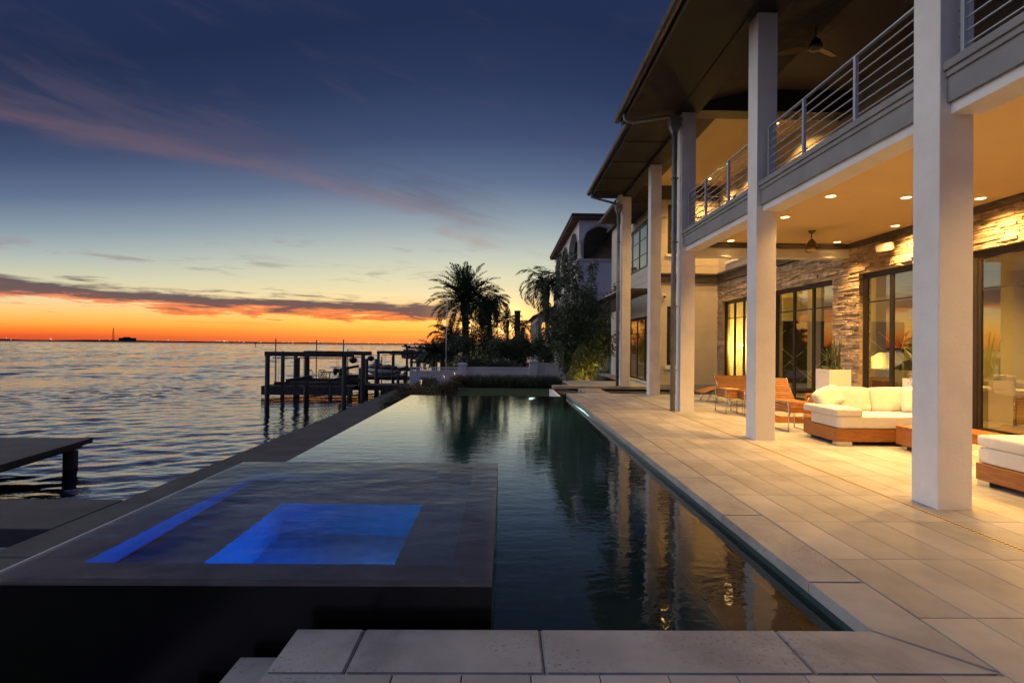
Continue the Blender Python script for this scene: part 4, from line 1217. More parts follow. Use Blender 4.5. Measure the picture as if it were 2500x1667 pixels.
# ---- planters and their plants
def planter(x0, x1, y0, y1, h, label):
    b = MB()
    t_ = 0.02; tp = 0.0
    o = 0
    b.v += [(x0, y0, 0), (x1, y0, 0), (x1, y1, 0), (x0, y1, 0), (x0, y0, h), (x1, y0, h), (x1, y1, h), (x0, y1, h),
            (x0 + .03, y0 + .03, h), (x1 - .03, y0 + .03, h), (x1 - .03, y1 - .03, h), (x0 + .03, y1 - .03, h),
            (x0 + .03, y0 + .03, h - .06), (x1 - .03, y0 + .03, h - .06), (x1 - .03, y1 - .03, h - .06), (x0 + .03, y1 - .03, h - .06)]
    for k in range(4):
        n = (k + 1) % 4
        b.f += [(k, n, 4 + n, 4 + k), (4 + k, 4 + n, 8 + n, 8 + k), (8 + k, 8 + n, 12 + n, 12 + k)]; b.sm += [False] * 3
    root = thing('planter', label, 'planter', group='white square planters')
    b.build('box', 'planter_white', root)
    sb = MB(); sb.face([(x0 + .03, y0 + .03, h - .05), (x1 - .03, y0 + .03, h - .05), (x1 - .03, y1 - .03, h - .05), (x0 + .03, y1 - .03, h - .05)])
    sb.build('soil', 'soil', root)
    return rebase(root, ((x0 + x1) / 2, (y0 + y1) / 2, 0))
planter(7.55, 8.06, 12.2, 12.74, 1.11, 'tall white square planter holding a spiky plant before the stone pier')
planter(7.88, 8.36, 9.85, 10.38, 1.03, 'white square planter half hidden by the near column')
def sword_plant(cx, cy, z, label, n=26, seed=1, hmax=0.95):
    r_ = random.Random(seed)
    root = thing('snake_plant', label, 'plant', group='spiky planter plants')
    for k in range(n):
        a = r_.uniform(0, 6.283); lean = r_.uniform(0.15, 0.70) if k > 4 else 0.08
        L = r_.uniform(0.45, hmax) * (1 - 0.3 * lean); wd = r_.uniform(0.022, 0.038)
        bx_ = cx + r_.uniform(-.10, .10); by_ = cy + r_.uniform(-.10, .10)
        d = Vector((math.cos(a), math.sin(a), 0)); sd = Vector((-math.sin(a), math.cos(a), 0))
        pts = []
        ns = 6
        for i in range(ns + 1):
            f = i / ns
            c = Vector((bx_, by_, z)) + d * (lean * L * f ** 1.6) + Vector((0, 0, L * f * (1 - 0.25 * lean * f)))
            ww = wd * (0.7 + 0.6 * f) * (1 - f ** 3) + 0.002
            tw = sd * math.cos(f * 0.6) + d * math.sin(f * 0.6)
            pts += [c - tw * ww, c + d * 0.008, c + tw * ww]
        b = MB(); b.quadgrid(pts, ns + 1, 3); b.build('leaf', 'leaf_snake', root)
    b = MB()
    for k in range(420):                 # low creeping filler
        a = r_.uniform(0, 6.283); rr = 0.25 * math.sqrt(r_.random())
        p = Vector((cx + rr * math.cos(a) * 1.05, cy + rr * math.sin(a) * 1.05, z + r_.uniform(-0.04, 0.13)))
        u = Vector((r_.uniform(-1, 1), r_.uniform(-1, 1), r_.uniform(-.6, .6))).normalized() * 0.035
        v = u.orthogonal().normalized() * 0.014
        b.face([p - v, p + u * .5 - v * 1.3, p + u, p + u * .5 + v * 1.3])
    tag(b.build('ground_cover', 'leaf_snake', root), kind='stuff')
    return rebase(root, (cx, cy, z))
sword_plant(7.80, 12.47, 1.06, 'spiky green snake plant in the tall white planter', 26, 4)
sword_plant(8.12, 10.12, 0.98, 'spiky plant leaves reaching left from behind the near column', 18, 9, 1.1)

# ---- ceiling fans
def fan(x, y, z, drop, label, rot, group='three blade ceiling fans', lit=False, bl=0.62):
    t_ = thing('ceiling_fan', label, 'fan', (x, y, z), rot, group)
    MB().lathe([(0, 0), (0.075, 0), (0.075, -0.02), (0.05, -0.05), (0.02, -0.065)], n=20).build('canopy', 'bronze', t_)
    MB().cyl((0, 0, -0.06), (0, 0, -drop + 0.16), 0.013, n=10).build('rod', 'bronze', t_)
    MB().lathe([(0.015, -drop + 0.18), (0.05, -drop + 0.15), (0.09, -drop + 0.09), (0.125, -drop + 0.02), (0.135, -drop - 0.03), (0.12, -drop - 0.06), (0.10, -drop - 0.062)], n=24).build('motor', 'bronze', t_)
    MB().lathe([(0.10, -drop - 0.062), (0.085, -drop - 0.085), (0.04, -drop - 0.10), (0.0, -drop - 0.104)], n=24).build('light_kit', 'fan_glass', t_)
    for k in range(3):
        a = k * 2.0944
        d = Vector((math.cos(a), math.sin(a), 0)); s_ = Vector((-math.sin(a), math.cos(a), 0))
        pts = []
        for i in range(7):
            f = i / 6; rr = 0.10 + f * bl
            ww = (0.028 + 0.055 * math.sin(min(1, f * 1.5) * math.pi / 2)) * (1 - 0.45 * f ** 3)
            c = d * rr + Vector((0, 0, -drop - 0.01 + 0.01 * f))
            tilt = Vector((0, 0, 0.22))
            pts += [c - s_ * ww - tilt * ww, c + s_ * ww + tilt * ww, c + s_ * ww + tilt * ww + Vector((0, 0, .009)), c - s_ * ww - tilt * ww + Vector((0, 0, .009))]
        b = MB(); b.quadgrid(pts, 7, 4, cv=True, smooth=False); b.face([pts[24], pts[25], pts[26], pts[27]])
        b.build('blade', 'bronze', t_)
    return t_
fan(6.77, 11.61, ZC - 0.001, 0.36, 'bronze ceiling fan under the lit porch ceiling', 1.15, bl=0.68)
fan(6.15, 10.45, 8.051, 0.42, 'dim ceiling fan under the dark upper balcony ceiling', 0.55, bl=0.62)
# round ceiling speaker and smoke detector on the upper ceiling
cs = thing('ceiling_speaker', 'round grey speaker grille flush in the dark upper ceiling', 'speaker')
MB().lathe([(0, -0.008), (0.11, -0.008), (0.125, -0.004), (0.125, 0)], n=28).build('grille', 'fascia_grey', cs)
cs.location = (6.05, 9.05, 8.051)
for (x, y, lab) in ((5.35, 9.75, 'small round fitting on the upper ceiling right of the second column'), (5.45, 11.9, 'small round fitting on the upper ceiling left of the second column')):
    o = thing('smoke_detector', lab, 'detector', (x, y, 8.051), 0, 'small round ceiling fittings')
    MB().lathe([(0, -0.03), (0.045, -0.03), (0.058, -0.012), (0.06, 0)], n=20).build('housing', 'planter_white', o)
# ---- box speaker on the stone wall, security camera on the wing wall
sp = thing('wall_speaker', 'tilted cream box speaker on the stone wall above the third window', 'speaker', (8.40, 11.6, 3.86), R(0))
MB().rbox(-0.10, 0.08, -0.16, 0.16, -0.09, 0.09, r=0.03, n=5).build('cabinet', 'speaker_white', sp)
part('grille', 'planter_white', sp, (-0.106, -0.101, -0.135, 0.135, -0.07, 0.07))
MB().cyl((0.06, 0, 0), (0.19, 0, 0.0), 0.022, n=10).build('bracket', 'speaker_white', sp)
sp.rotation_euler = (0, R(-18), R(22))
sc_ = thing('security_camera', 'small white dome security camera on the wing wall beside the slim window', 'camera', (6.42, 21.20, 3.64))
MB().lathe([(0, 0.08), (0.05, 0.075), (0.075, 0.05), (0.08, 0.0), (0.06, -0.01)], n=20).build('housing', 'planter_white', sc_)
MB().lathe([(0.06, -0.005), (0.055, -0.04), (0.03, -0.065), (0, -0.07)], n=20).build('dome', 'black_plastic', sc_)
part('mount', 'planter_white', sc_, (-0.05, 0.05, 0.05, 0.10, -0.02, 0.09))

# ---- rooms behind the glass
fl = thing('floor_lamp', 'tripod floor lamp with a glowing spiky globe inside the first window', 'lamp', (9.22, 20.5, 0.015))
for k in range(3):
    a = k * 2.094 + 0.4
    MB().tube([(0.42 * math.cos(a), 0.42 * math.sin(a), 0), (0.02 * math.cos(a), 0.02 * math.sin(a), 1.28)], [0.010, 0.012], n=6).build('leg', 'bronze', fl)
MB().cyl((0, 0, 1.25), (0, 0, 1.52), 0.012, n=8).build('stem', 'bronze', fl)
MB().lathe([(0.055 * math.sin(math.pi * i / 8), 1.68 - 0.055 * math.cos(math.pi * i / 8)) for i in range(9)], n=16).build('bulb', 'bulb_lamp', fl)
b = MB(); r_ = random.Random(3)
for k in range(70):
    d = Vector((r_.gauss(0, 1), r_.gauss(0, 1), r_.gauss(0, 1))).normalized()
    b.cyl(Vector((0, 0, 1.68)) + d * 0.14, Vector((0, 0, 1.68)) + d * r_.uniform(0.24, 0.34), 0.003, 0.010, n=5)
tag(b.build('spikes', 'fan_glass', fl), kind='stuff')
point(fl, (0, 0, 1.68), 420, (1.0, 0.64, 0.13), size=0.11)
ls = thing('lattice_screen', 'screen of crossing diagonal strips on dark panel inside the second window', 'screen', (10.6, 18.6, 0.015))
part('panel', 'art_dark', ls, (-1.6, 3.6, 0.02, 0.05, 0.0, 2.55))
r_ = random.Random(8)
for k in range(22):
    x = -1.7 + k * 0.26; up = 1 if k % 2 else -1
    zc = r_.uniform(0.5, 2.0); L = r_.uniform(0.7, 1.5)
    dx_ = 0.6 * L; dz_ = 0.5 * L * up
    p0 = Vector((max(-1.6, x - dx_ / 2), 0, min(2.5, max(0.05, zc - dz_ / 2)))); p1 = Vector((min(3.6, x + dx_ / 2), 0, min(2.5, max(0.05, zc + dz_ / 2))))
    MB().cyl(p0, p1, 0.016, n=6).build('strip', 'pale_strip', ls)
pn = thing('piano', 'white grand piano with open keyboard inside the third window', 'piano', (11.6, 15.6, 0.015), R(20))
MB().extrude([(-0.75, -0.75), (0.75, -0.75), (0.75, 0.1), (0.55, 0.75), (0.2, 1.0), (-0.25, 0.95), (-0.6, 0.8), (-0.75, 0.5)], 'z', 0.66, 0.98).build('case', 'lacquer_white', pn)
MB().extrude([(-0.72, 0.985), (0.5, 1.45), (0.5, 1.48), (-0.72, 1.015)], 'y', -0.4, 0.8).build('lid', 'lacquer_white', pn)
part('keyboard', 'lacquer_white', pn, (-0.7, 0.7, -0.95, -0.751, 0.66, 0.74))
part('music_stand', 'lacquer_white', pn, (-0.4, 0.4, -0.5, -0.47, 0.981, 1.25))
for (x, y) in ((-.6, -.6), (.6, -.6), (0, .75)): MB().cyl((x, y, 0), (x, y, 0.66), 0.05, 0.075, n=10).build('leg', 'lacquer_white', pn)
at = thing('wall_painting', 'painting of a radiating flower on the back wall inside the third window', 'painting', (14.47, 19.3, 1.75), 0)
part('canvas', 'canvas', at, (-0.03, 0.0, -1.5, 1.5, -0.95, 0.95))
b = MB()
for k in range(18):
    a = k * 2 * math.pi / 18
    c = Vector((-0.036, 0.25 * math.cos(a), 0.25 * math.sin(a))); e = Vector((-0.036, 0.85 * math.cos(a), 0.85 * math.sin(a)))
    n_ = Vector((0, -math.sin(a), math.cos(a))) * 0.07
    b.face([c, (c + e) / 2 + n_, e, (c + e) / 2 - n_])
b.build('petals', 'art_dark', at)
ki = thing('kitchen_island', 'pale kitchen island with stone top inside the right hand window', 'counter', (11.6, 12.0, 0.015))
part('body', 'interior_wall', ki, (-0.5, 0.5, -1.6, 1.0, 0, 0.86)); part('top', 'lacquer_white', ki, (-0.62, 0.62, -1.75, 1.12, 0.861, 0.90))
for k in range(2):
    o = thing('bar_stool', ('cream bar stool at the near end of the kitchen island', 'cream bar stool at the far end of the kitchen island')[k], 'stool', (10.65, 10.9 + k * 1.0, 0.015), 0, 'cream bar stools')
    MB().rbox(-.24, .24, -.24, .24, 0.66, 0.78, r=0.05, n=4).build('seat', 'cushion', o); MB().rbox(-.26, -.20, -.24, .24, 0.74, 1.08, r=0.028, n=4).build('backrest', 'cushion', o)
    MB().cyl((0, 0, 0), (0, 0, 0.66), 0.03, n=10).build('pedestal', 'chrome', o); MB().cyl((0, 0, 0), (0, 0, 0.015), 0.2, n=18).build('foot_plate', 'chrome', o)
for (x, y, lab) in ((10.3, 15.3, 'recessed lamp in the room ceiling behind the second window'), (10.3, 11.6, 'recessed lamp in the room ceiling behind the third window'),
                    (12.4, 11.4, 'recessed lamp in the room ceiling over the kitchen island'), (12.6, 18.6, 'recessed lamp in the room ceiling lighting the painting'),
                    (8.0, 24.6, 'recessed lamp in the wing room ceiling')):
    o = copy_tree(dproto)
    for c in list(o.children):
        if c.type == 'LIGHT': bpy.data.objects.remove(c)
    o.location = (x, y, 3.618); o['label'] = lab; o['group'] = 'recessed ceiling lamps'
    spot(o, (0, 0, -0.03), 1100 if y > 22 else 360, (1.0, 0.66, 0.17), angle=150, blend=1.0, size=0.06)

# ================================================================== GARDEN WALL, NEIGHBOUR, WATERFRONT
YW = 32.3
gw = thing('garden_wall', 'white stepped garden wall with capped pillars across the end of the lawn', 'wall')
def wall_run(x0, x1, zt):
    s_ = part('wall_panel', 'white_wall', gw, (x0, x1, YW, YW + 0.2, -0.95, zt - 0.06))
    part('coping', 'white_wall', gw, (x0, x1, YW - 0.03, YW + 0.23, zt - 0.059, zt))
wall_run(-5.75, -2.80, 0.0); wall_run(-2.30, 1.54, 0.25); wall_run(2.02, 4.35, 0.53); wall_run(4.355, 5.88, 1.12); wall_run(6.32, 12.5, 1.12)
for (x0, x1, zt) in ((-2.80, -2.30, 0.50), (1.54, 2.02, 0.70), (5.88, 6.32, 1.38)):
    pi_ = part('pillar', 'white_wall', gw, (x0, x1, YW - 0.13, YW + 0.33, -0.95, zt - 0.13))
    part('cap', 'white_wall', pi_, (x0 - 0.05, x1 + 0.05, YW - 0.18, YW + 0.38, zt - 0.129, zt - 0.05), (x0 + 0.04, x1 - 0.04, YW - 0.09, YW + 0.29, zt - 0.049, zt), ch=0.008)
part('top_rail', 'white_wall', gw, (-5.75, -2.81, YW + 0.03, YW + 0.17, 0.17, 0.22)); part('bottom_rail', 'white_wall', gw, (-5.75, -2.81, YW + 0.05, YW + 0.15, 0.035, 0.065))
for k in range(20):
    x = -5.68 + k * 0.15
    part('baluster', 'white_wall', gw, (x, x + 0.045, YW + 0.07, YW + 0.13, 0.066, 0.169))
rebase(gw, (0, YW, -0.9))

# ---- leaves
def leaf_obj(name, P_, U, V, m, parent):
    """one mesh of many small leaf blades: base P, length vector U, half width V"""
    n = len(P_)
    co = np.empty((n, 4, 3), np.float32)
    co[:, 0] = P_; co[:, 1] = P_ + U * 0.45 + V; co[:, 2] = P_ + U; co[:, 3] = P_ + U * 0.45 - V
    me = bpy.data.meshes.new(name)
    me.vertices.add(n * 4); me.vertices.foreach_set('co', co.ravel())
    me.loops.add(n * 4); me.loops.foreach_set('vertex_index', np.arange(n * 4, dtype=np.int32))
    me.polygons.add(n); me.polygons.foreach_set('loop_start', np.arange(n, dtype=np.int32) * 4); me.polygons.foreach_set('loop_total', np.full(n, 4, np.int32))
    me.update(); me.validate(); me.materials.append(MATS[m])
    o = bpy.data.objects.new(name, me); COL.objects.link(o); o.parent = parent
    return o
def norm(a): return a / np.maximum(np.linalg.norm(a, axis=-1, keepdims=True), 1e-9)
def crown(name, c, rad, n, m, parent, seed, size=0.10, wid=0.35, clumps=40, cl=0.22, droop=0.3):
    rg = np.random.RandomState(seed)
    d = norm(rg.randn(clumps, 3)); rr = rg.rand(clumps, 1) ** 0.38
    cc = d * rr * np.array(rad) * (0.80 + 0.25 * rg.rand(clumps, 1))
    k = rg.randint(0, clumps, n)
    P_ = cc[k] + rg.randn(n, 3) * np.array(rad) * cl * (0.6 + 0.8 * rg.rand(clumps)[k][:, None]) + np.array(c)
    U = norm(rg.randn(n, 3) + np.array([0, 0, -droop])) * size * (0.6 + 0.8 * rg.rand(n, 1))
    V = norm(np.cross(U, rg.randn(n, 3))) * np.linalg.norm(U, axis=1, keepdims=True) * wid * 0.5
    return leaf_obj(name, P_, U, V, m, parent)
def bush(name, label, cat, c, rad, n, m, seed, size=0.10, group=None, trunk=None, wid=0.4, clumps=40, cl=0.22):
    zb = c[2] - rad[2] if trunk is None else trunk
    r_ = random.Random(seed)
    root = thing(name, label, cat, group=group)
    for k in range(4 if trunk is None else 2):
        a = r_.uniform(0, 6.28); q = 0.35 if trunk is None else 0.12
        MB().tube([(c[0] + .1 * q * math.cos(a), c[1] + .1 * q * math.sin(a), zb), (c[0] + q * rad[0] * math.cos(a) * .5, c[1] + q * rad[1] * math.sin(a) * .5, (zb + c[2]) / 2), (c[0] + q * rad[0] * math.cos(a) * 1.2, c[1] + q * rad[1] * math.sin(a) * 1.2, c[2] + rad[2] * .3)], [0.05, 0.035, 0.012], n=6).build('trunk', 'bark', root)
    crown('crown', c, rad, n, m, root, seed, size, wid, clumps, cl)
    return rebase(root, (c[0], c[1], zb))
def palm(label, base, top, n_fr, L, seed, lean=(0, 0), droop=1.0, leaf_len=0.45, up=80, down=-45, r0=0.22, r1=0.16, hang=0.25, m='palm_leaf', nl=44, wl=0.030, group='palm trees by the water'):
    root = thing('palm_tree', label, 'palm', group=group)
    b0 = Vector(base); t0 = Vector(top)
    pts = []; rs_ = []
    for i in range(13):
        f = i / 12
        p = b0.lerp(t0, f) + Vector((lean[0], lean[1], 0)) * math.sin(f * math.pi)
        pts.append(p); rs_.append((r0 + (r1 - r0) * f) * (1.0 + (0.07 if i % 2 else -0.04)))
    rs_[-1] *= 1.35; rs_[-2] *= 1.5
    MB().tube(pts, rs_, n=10).build('trunk', 'bark', root)
    rg = np.random.RandomState(seed)
    PP, UU, VV = [], [], []
    rach = MB()
    for k in range(n_fr):
        az_ = 2 * math.pi * (k * 0.618 + 0.07 * rg.rand())
        e0 = math.radians(down + (up - down) * ((k + 0.5) / n_fr) ** 0.8) + 0.10 * rg.randn()
        Lk = L * (0.85 + 0.25 * rg.rand())
        h = np.array([math.cos(az_), math.sin(az_), 0.0]); z = np.array([0, 0, 1.0])
        ns = nl
        e = e0; p = np.array(top) + h * 0.10
        fp = [p.copy()]; ed = [e]
        for i in range(ns):
            e -= droop * (0.9 + 0.5 * math.cos(e0)) / ns * (0.5 + 1.3 * i / ns)
            p = p + (h * math.cos(e) + z * math.sin(e)) * Lk / ns
            fp.append(p.copy()); ed.append(e)
        fp = np.array(fp); ed = np.array(ed)
        rach.tube([tuple(q) for q in fp[::6]], [0.028 * (1 - 0.8 * i / max(1, len(fp[::6]) - 1)) for i in range(len(fp[::6]))], n=4, cap=False)
        side = np.array([-math.sin(az_), math.cos(az_), 0.0])
        for i in range(4, ns + 1):
            f = i / ns
            fw = h * math.cos(ed[i]) + z * math.sin(ed[i]); nr = -h * math.sin(ed[i]) + z * math.cos(ed[i])
            ll = leaf_len * (0.45 + 0.75 * math.sin(math.pi * min(1, f * 0.95 + 0.05)) ** 0.8) * (1 - 0.35 * f ** 4)
            for sg in (-1, 1):
                dr = side * sg * 0.72 + fw * (0.55 + 0.35 * f) + nr * (0.28 + 0.12 * rg.randn()) - z * hang * (0.6 + 0.8 * rg.rand()) + 0.12 * rg.randn(3)
                dr /= np.linalg.norm(dr)
                PP.append(fp[i]); UU.append(dr * ll * (0.85 + 0.3 * rg.rand()))
                vv = np.cross(dr, nr + 0.3 * rg.randn(3)); vv /= max(1e-6, np.linalg.norm(vv)); VV.append(vv * wl)
    cr = leaf_obj('crown', np.array(PP), np.array(UU), np.array(VV), m, root)
    rach.build('frond_stems', m, root)
    return rebase(root, base)
palm('tall date palm with a full round crown rising over the garden wall', (-3.0, 42, -0.9), (-3.17, 42, 5.0), 78, 3.15, 21, droop=0.75, leaf_len=0.55, up=86, down=-38, r0=0.30, r1=0.26, hang=0.08, wl=0.034)
palm('palm with hanging fronds close behind the right side of the date palm', (-1.1, 45, -0.9), (-1.35, 45, 5.1), 34, 2.5, 22, droop=1.6, leaf_len=0.62, up=70, down=-35, hang=0.75)
palm('queen palm with drooping fronds leaning against the neighbouring loggia', (3.45, 41, -0.9), (3.15, 40, 6.1), 30, 2.75, 23, droop=1.75, leaf_len=0.62, up=82, down=-20, hang=0.70)
palm('low palm beside the water at the left end of the planting', (-4.95, 37, -0.9), (-4.9, 37, 0.9), 26, 1.5, 24, droop=1.3, leaf_len=0.4, up=80, down=-25, hang=0.3, r0=.12, r1=.09)
palm('bushy palm in front of the date palm trunk', (-4.0, 39.5, -0.9), (-3.9, 39.5, 1.9), 34, 2.3, 25, droop=1.4, leaf_len=0.5, up=82, down=-30, hang=0.5, r0=.14, r1=.10)
palm('small distant palm left of the dark chimney', (0.30, 58, -0.9), (0.35, 58, 4.3), 24, 1.9, 26, droop=1.5, leaf_len=0.5, up=75, down=-20, hang=0.4, r0=.16, r1=.12, nl=30)
palm('small distant palm right of the dark chimney', (2.2, 60, -0.9), (2.1, 60, 3.6), 20, 1.7, 27, droop=1.5, leaf_len=0.5, up=75, down=-20, hang=0.4, r0=.16, r1=.12, nl=30)
# trees and shrubs behind the wall
bush('round_tree', 'round clipped tree behind the wall, left of the capped pillar', 'tree', (-0.25, 36, 1.45), (0.85, 0.8, 1.15), 6500, 'leaf_dark', 31, 0.12, 'clipped trees behind the wall', -0.9)
bush('round_tree', 'round clipped tree above the middle wall pillar', 'tree', (1.38, 36, 1.40), (0.92, 0.8, 1.15), 6500, 'leaf_dark', 32, 0.12, 'clipped trees behind the wall', -0.9)
bush('round_tree', 'round clipped tree right of the middle wall pillar', 'tree', (2.75, 35.5, 1.50), (0.80, 0.8, 1.15), 6000, 'leaf_dark', 33, 0.12, 'clipped trees behind the wall', -0.9)
bush('tall_shrub', 'tall dark shrub mass under the hanging palm', 'shrub', (-1.45, 41.5, 2.2), (1.15, 1.0, 2.3), 9000, 'leaf_dark', 34, 0.15, 'shrubs behind the wall', -0.9)
bush('tall_shrub', 'dark shrub at the foot of the date palm', 'shrub', (-2.75, 38, 0.9), (1.35, 1.0, 1.45), 8000, 'leaf_mid', 35, 0.13, 'shrubs behind the wall', -0.9)
bush('tall_shrub', 'low shrub hugging the back of the wall beside the flagpole', 'shrub', (-2.2, 34.3, 0.15), (1.5, 0.7, 0.75), 6500, 'leaf_mid', 36, 0.11, 'shrubs behind the wall')
bush('tall_shrub', 'low dark shrub between the two white pillars', 'shrub', (-0.2, 34.3, 0.10), (1.3, 0.6, 0.55), 5000, 'leaf_dark', 37, 0.11, 'shrubs behind the wall')
bush('tall_shrub', 'distant dark shrub under the afterglow', 'shrub', (0.2, 52, 0.7), (2.2, 1.2, 1.3), 7000, 'leaf_dark', 38, 0.18, 'shrubs behind the wall', -0.9)
bush('silver_tree', 'silvery leaved tree behind the wall right of the bamboo', 'tree', (6.6, 35, 2.6), (1.35, 1.1, 1.9), 9000, 'leaf_silver', 39, 0.13, None, -0.9)
bush('dark_tree', 'dark tree filling the gap behind the bamboo', 'tree', (5.2, 37, 2.2), (1.5, 1.2, 2.4), 9000, 'leaf_dark', 40, 0.15, None, -0.9)
bush('low_hedge', 'low dark hedge at the far edge of the landing', 'hedge', (6.4, 31.4, -0.25), (1.3, 0.4, 0.45), 5000, 'leaf_dark', 41, 0.08)
# bamboo clump in front of the wall
bb = thing('bamboo_clump', 'tall leafy bamboo clump lit from below at the end of the landing', 'bamboo')
rg = np.random.RandomState(51)
PP, UU, VV = [], [], []
for k in range(34):
    a = rg.rand() * 6.28; rr = 0.62 * math.sqrt(rg.rand())
    bx0, by0 = 3.92 + rr * math.cos(a) * 1.1, 27.4 + rr * math.sin(a) * 0.7
    H_ = 2.4 + 3.2 * rg.rand() if k > 3 else 6.3 + 1.0 * rg.rand()
    sp_ = (0.3 + 1.5 * rg.rand()) * (0.35 if H_ > 5.6 else 1.0)
    ax = math.cos(a + 0.5 * rg.randn()) * sp_ ; ay = math.sin(a) * sp_ * 0.7
    pts = []
    for i in range(10):
        f = i / 9
        pts.append(Vector((bx0 + ax * f ** 1.7, by0 + ay * f ** 1.7, -0.9 + H_ * f)))
    MB().tube(pts, [0.018 * (1 - 0.75 * i / 9) for i in range(10)], n=6, cap=False).build('cane', 'bamboo_cane', bb)
    nl_ = int(36 * H_)
    for q in range(nl_):
        f = 0.26 + 0.74 * rg.rand() ** 0.7
        i = min(8, int(f * 9)); p = pts[i].lerp(pts[i + 1], f * 9 - i)
        br = (0.06 + 0.48 * (1 - f) ** 0.6 * rg.rand()) * (0.6 if f < 0.35 else 1)
        th = rg.rand() * 6.28
        c = np.array([p.x + br * math.cos(th), p.y + br * math.sin(th), p.z + 0.12 * rg.randn() + 0.15 * br])
        for _ in range(3):
            d = np.array([math.cos(th), math.sin(th), -0.9]) + 0.5 * rg.randn(3); d /= np.linalg.norm(d)
            PP.append(c + 0.05 * rg.randn(3)); UU.append(d * (0.20 + 0.16 * rg.rand()))
            v = np.cross(d, rg.randn(3)); VV.append(v / np.linalg.norm(v) * 0.024)
leaf_obj('crown', np.array(PP), np.array(UU), np.array(VV), 'leaf_bamboo', bb)
rebase(bb, (3.92, 27.4, -0.9))
up_ = thing('uplight', 'small ground spotlight at the foot of the bamboo', 'garden light', (4.15, 26.5, -0.9))
MB().lathe([(0.0, 0.0), (0.05, 0.0), (0.05, 0.07), (0.062, 0.08), (0.06, 0.10)], n=16).build('housing', 'dark_metal', up_)
MB().lathe([(0.0, 0.092), (0.058, 0.092)], n=16).build('lens', 'bulb_warm', up_)
spot(up_, (0, 0, 0.13), 210, (1.0, 0.60, 0.10), angle=100, blend=0.9, rot=(R(155), 0, 0), size=0.04)
# ornamental grass along the wall
rg = np.random.RandomState(61); n = 9000
cx = rg.rand(120) * 5.6 - 2.3; cy = 31.1 + rg.rand(120) * 0.95
k = rg.randint(0, 120, n)
P_ = np.stack([cx[k] + rg.randn(n) * 0.12, cy[k] + rg.randn(n) * 0.10, np.full(n, -0.9)], 1)
U = np.stack([rg.randn(n) * 0.30, rg.randn(n) * 0.30, 0.9 + 0.3 * rg.rand(n)], 1); U = norm(U) * (0.45 + 0.38 * rg.rand(n, 1)) * (0.8 + 0.35 * rg.rand(120)[k][:, None])
V = norm(np.cross(U, rg.randn(n, 3))) * 0.012
tag(leaf_obj('ornamental_grass', P_, U, V, 'grass_blade', None), 'tall grey green ornamental grass along the foot of the white wall', 'grass', kind='stuff')
# flowering shrubs in the bed beside the seawall
rg = random.Random(71)
where = ['nearest the pool edge', 'second from the pool edge', 'third from the pool edge', 'fourth along the seawall', 'fifth along the seawall', 'in the middle of the bed',
         'next to the path lamp', 'behind the path lamp', 'at the lawn side of the bed', 'tallest of the bed, near the wall', 'close to the left wall panel', 'last before the white pillar',
         'at the corner of wall and seawall', 'in front of the left wall panel']
for k in range(14):
    f = k / 13
    x = (-4.2 + 0.25 * rg.random()) if k % 2 == 0 else (-3.3 + 0.7 * f + 0.2 * rg.random())
    y = 19.6 + f * 11.4
    r_ = rg.uniform(0.36, 0.52); h = rg.uniform(0.30, 0.46)
    bush('bed_shrub', 'low reddish shrub in the seawall bed, ' + where[k], 'shrub', (x, y, -0.9 + h), (r_ * 1.15, r_, h), 1900, 'leaf_red' if k % 3 else 'leaf_mid', 80 + k, 0.075, 'low shrubs in the seawall bed', clumps=22)
for (x, y, lab) in ((-3.55, 22.8, 'small garden path lamp nearest the pool in the bed'), (-3.0, 26.5, 'small garden path lamp amid the bed shrubs'), (-2.75, 29.5, 'small garden path lamp before the white wall')):
    o = thing('path_lamp', lab, 'garden light', (x, y, -0.9), 0, 'garden path lamps')
    MB().cyl((0, 0, 0), (0, 0, 0.92), 0.012, n=8).build('stake', 'dark_metal', o)
    MB().lathe([(0.0, 0.99), (0.10, 0.955), (0.105, 0.945), (0.03, 0.945)], n=16).build('shade', 'rail_metal', o)
    MB().lathe([(0.0, 0.915), (0.018, 0.92), (0.018, 0.944)], n=10).build('bulb', 'bulb_shore', o)
    point(o, (0, 0, 0.90), 7, (1.0, 0.55, 0.15), size=0.03)
fp = thing('flagpole', 'thin bare flagpole standing before the date palm', 'pole', (-3.66, 33.4, -0.9))
MB().tube([(0, 0, 0), (0.0, 0, 3.0), (0.06, 0, 6.0)], [0.04, 0.03, 0.018], n=8).build('shaft', 'rail_metal', fp)
MB().lathe([(0.0, 6.08), (0.035, 6.05), (0.035, 6.02), (0, 5.99)], c=(0.06, 0, 0), n=10).build('finial', 'rail_metal', fp)

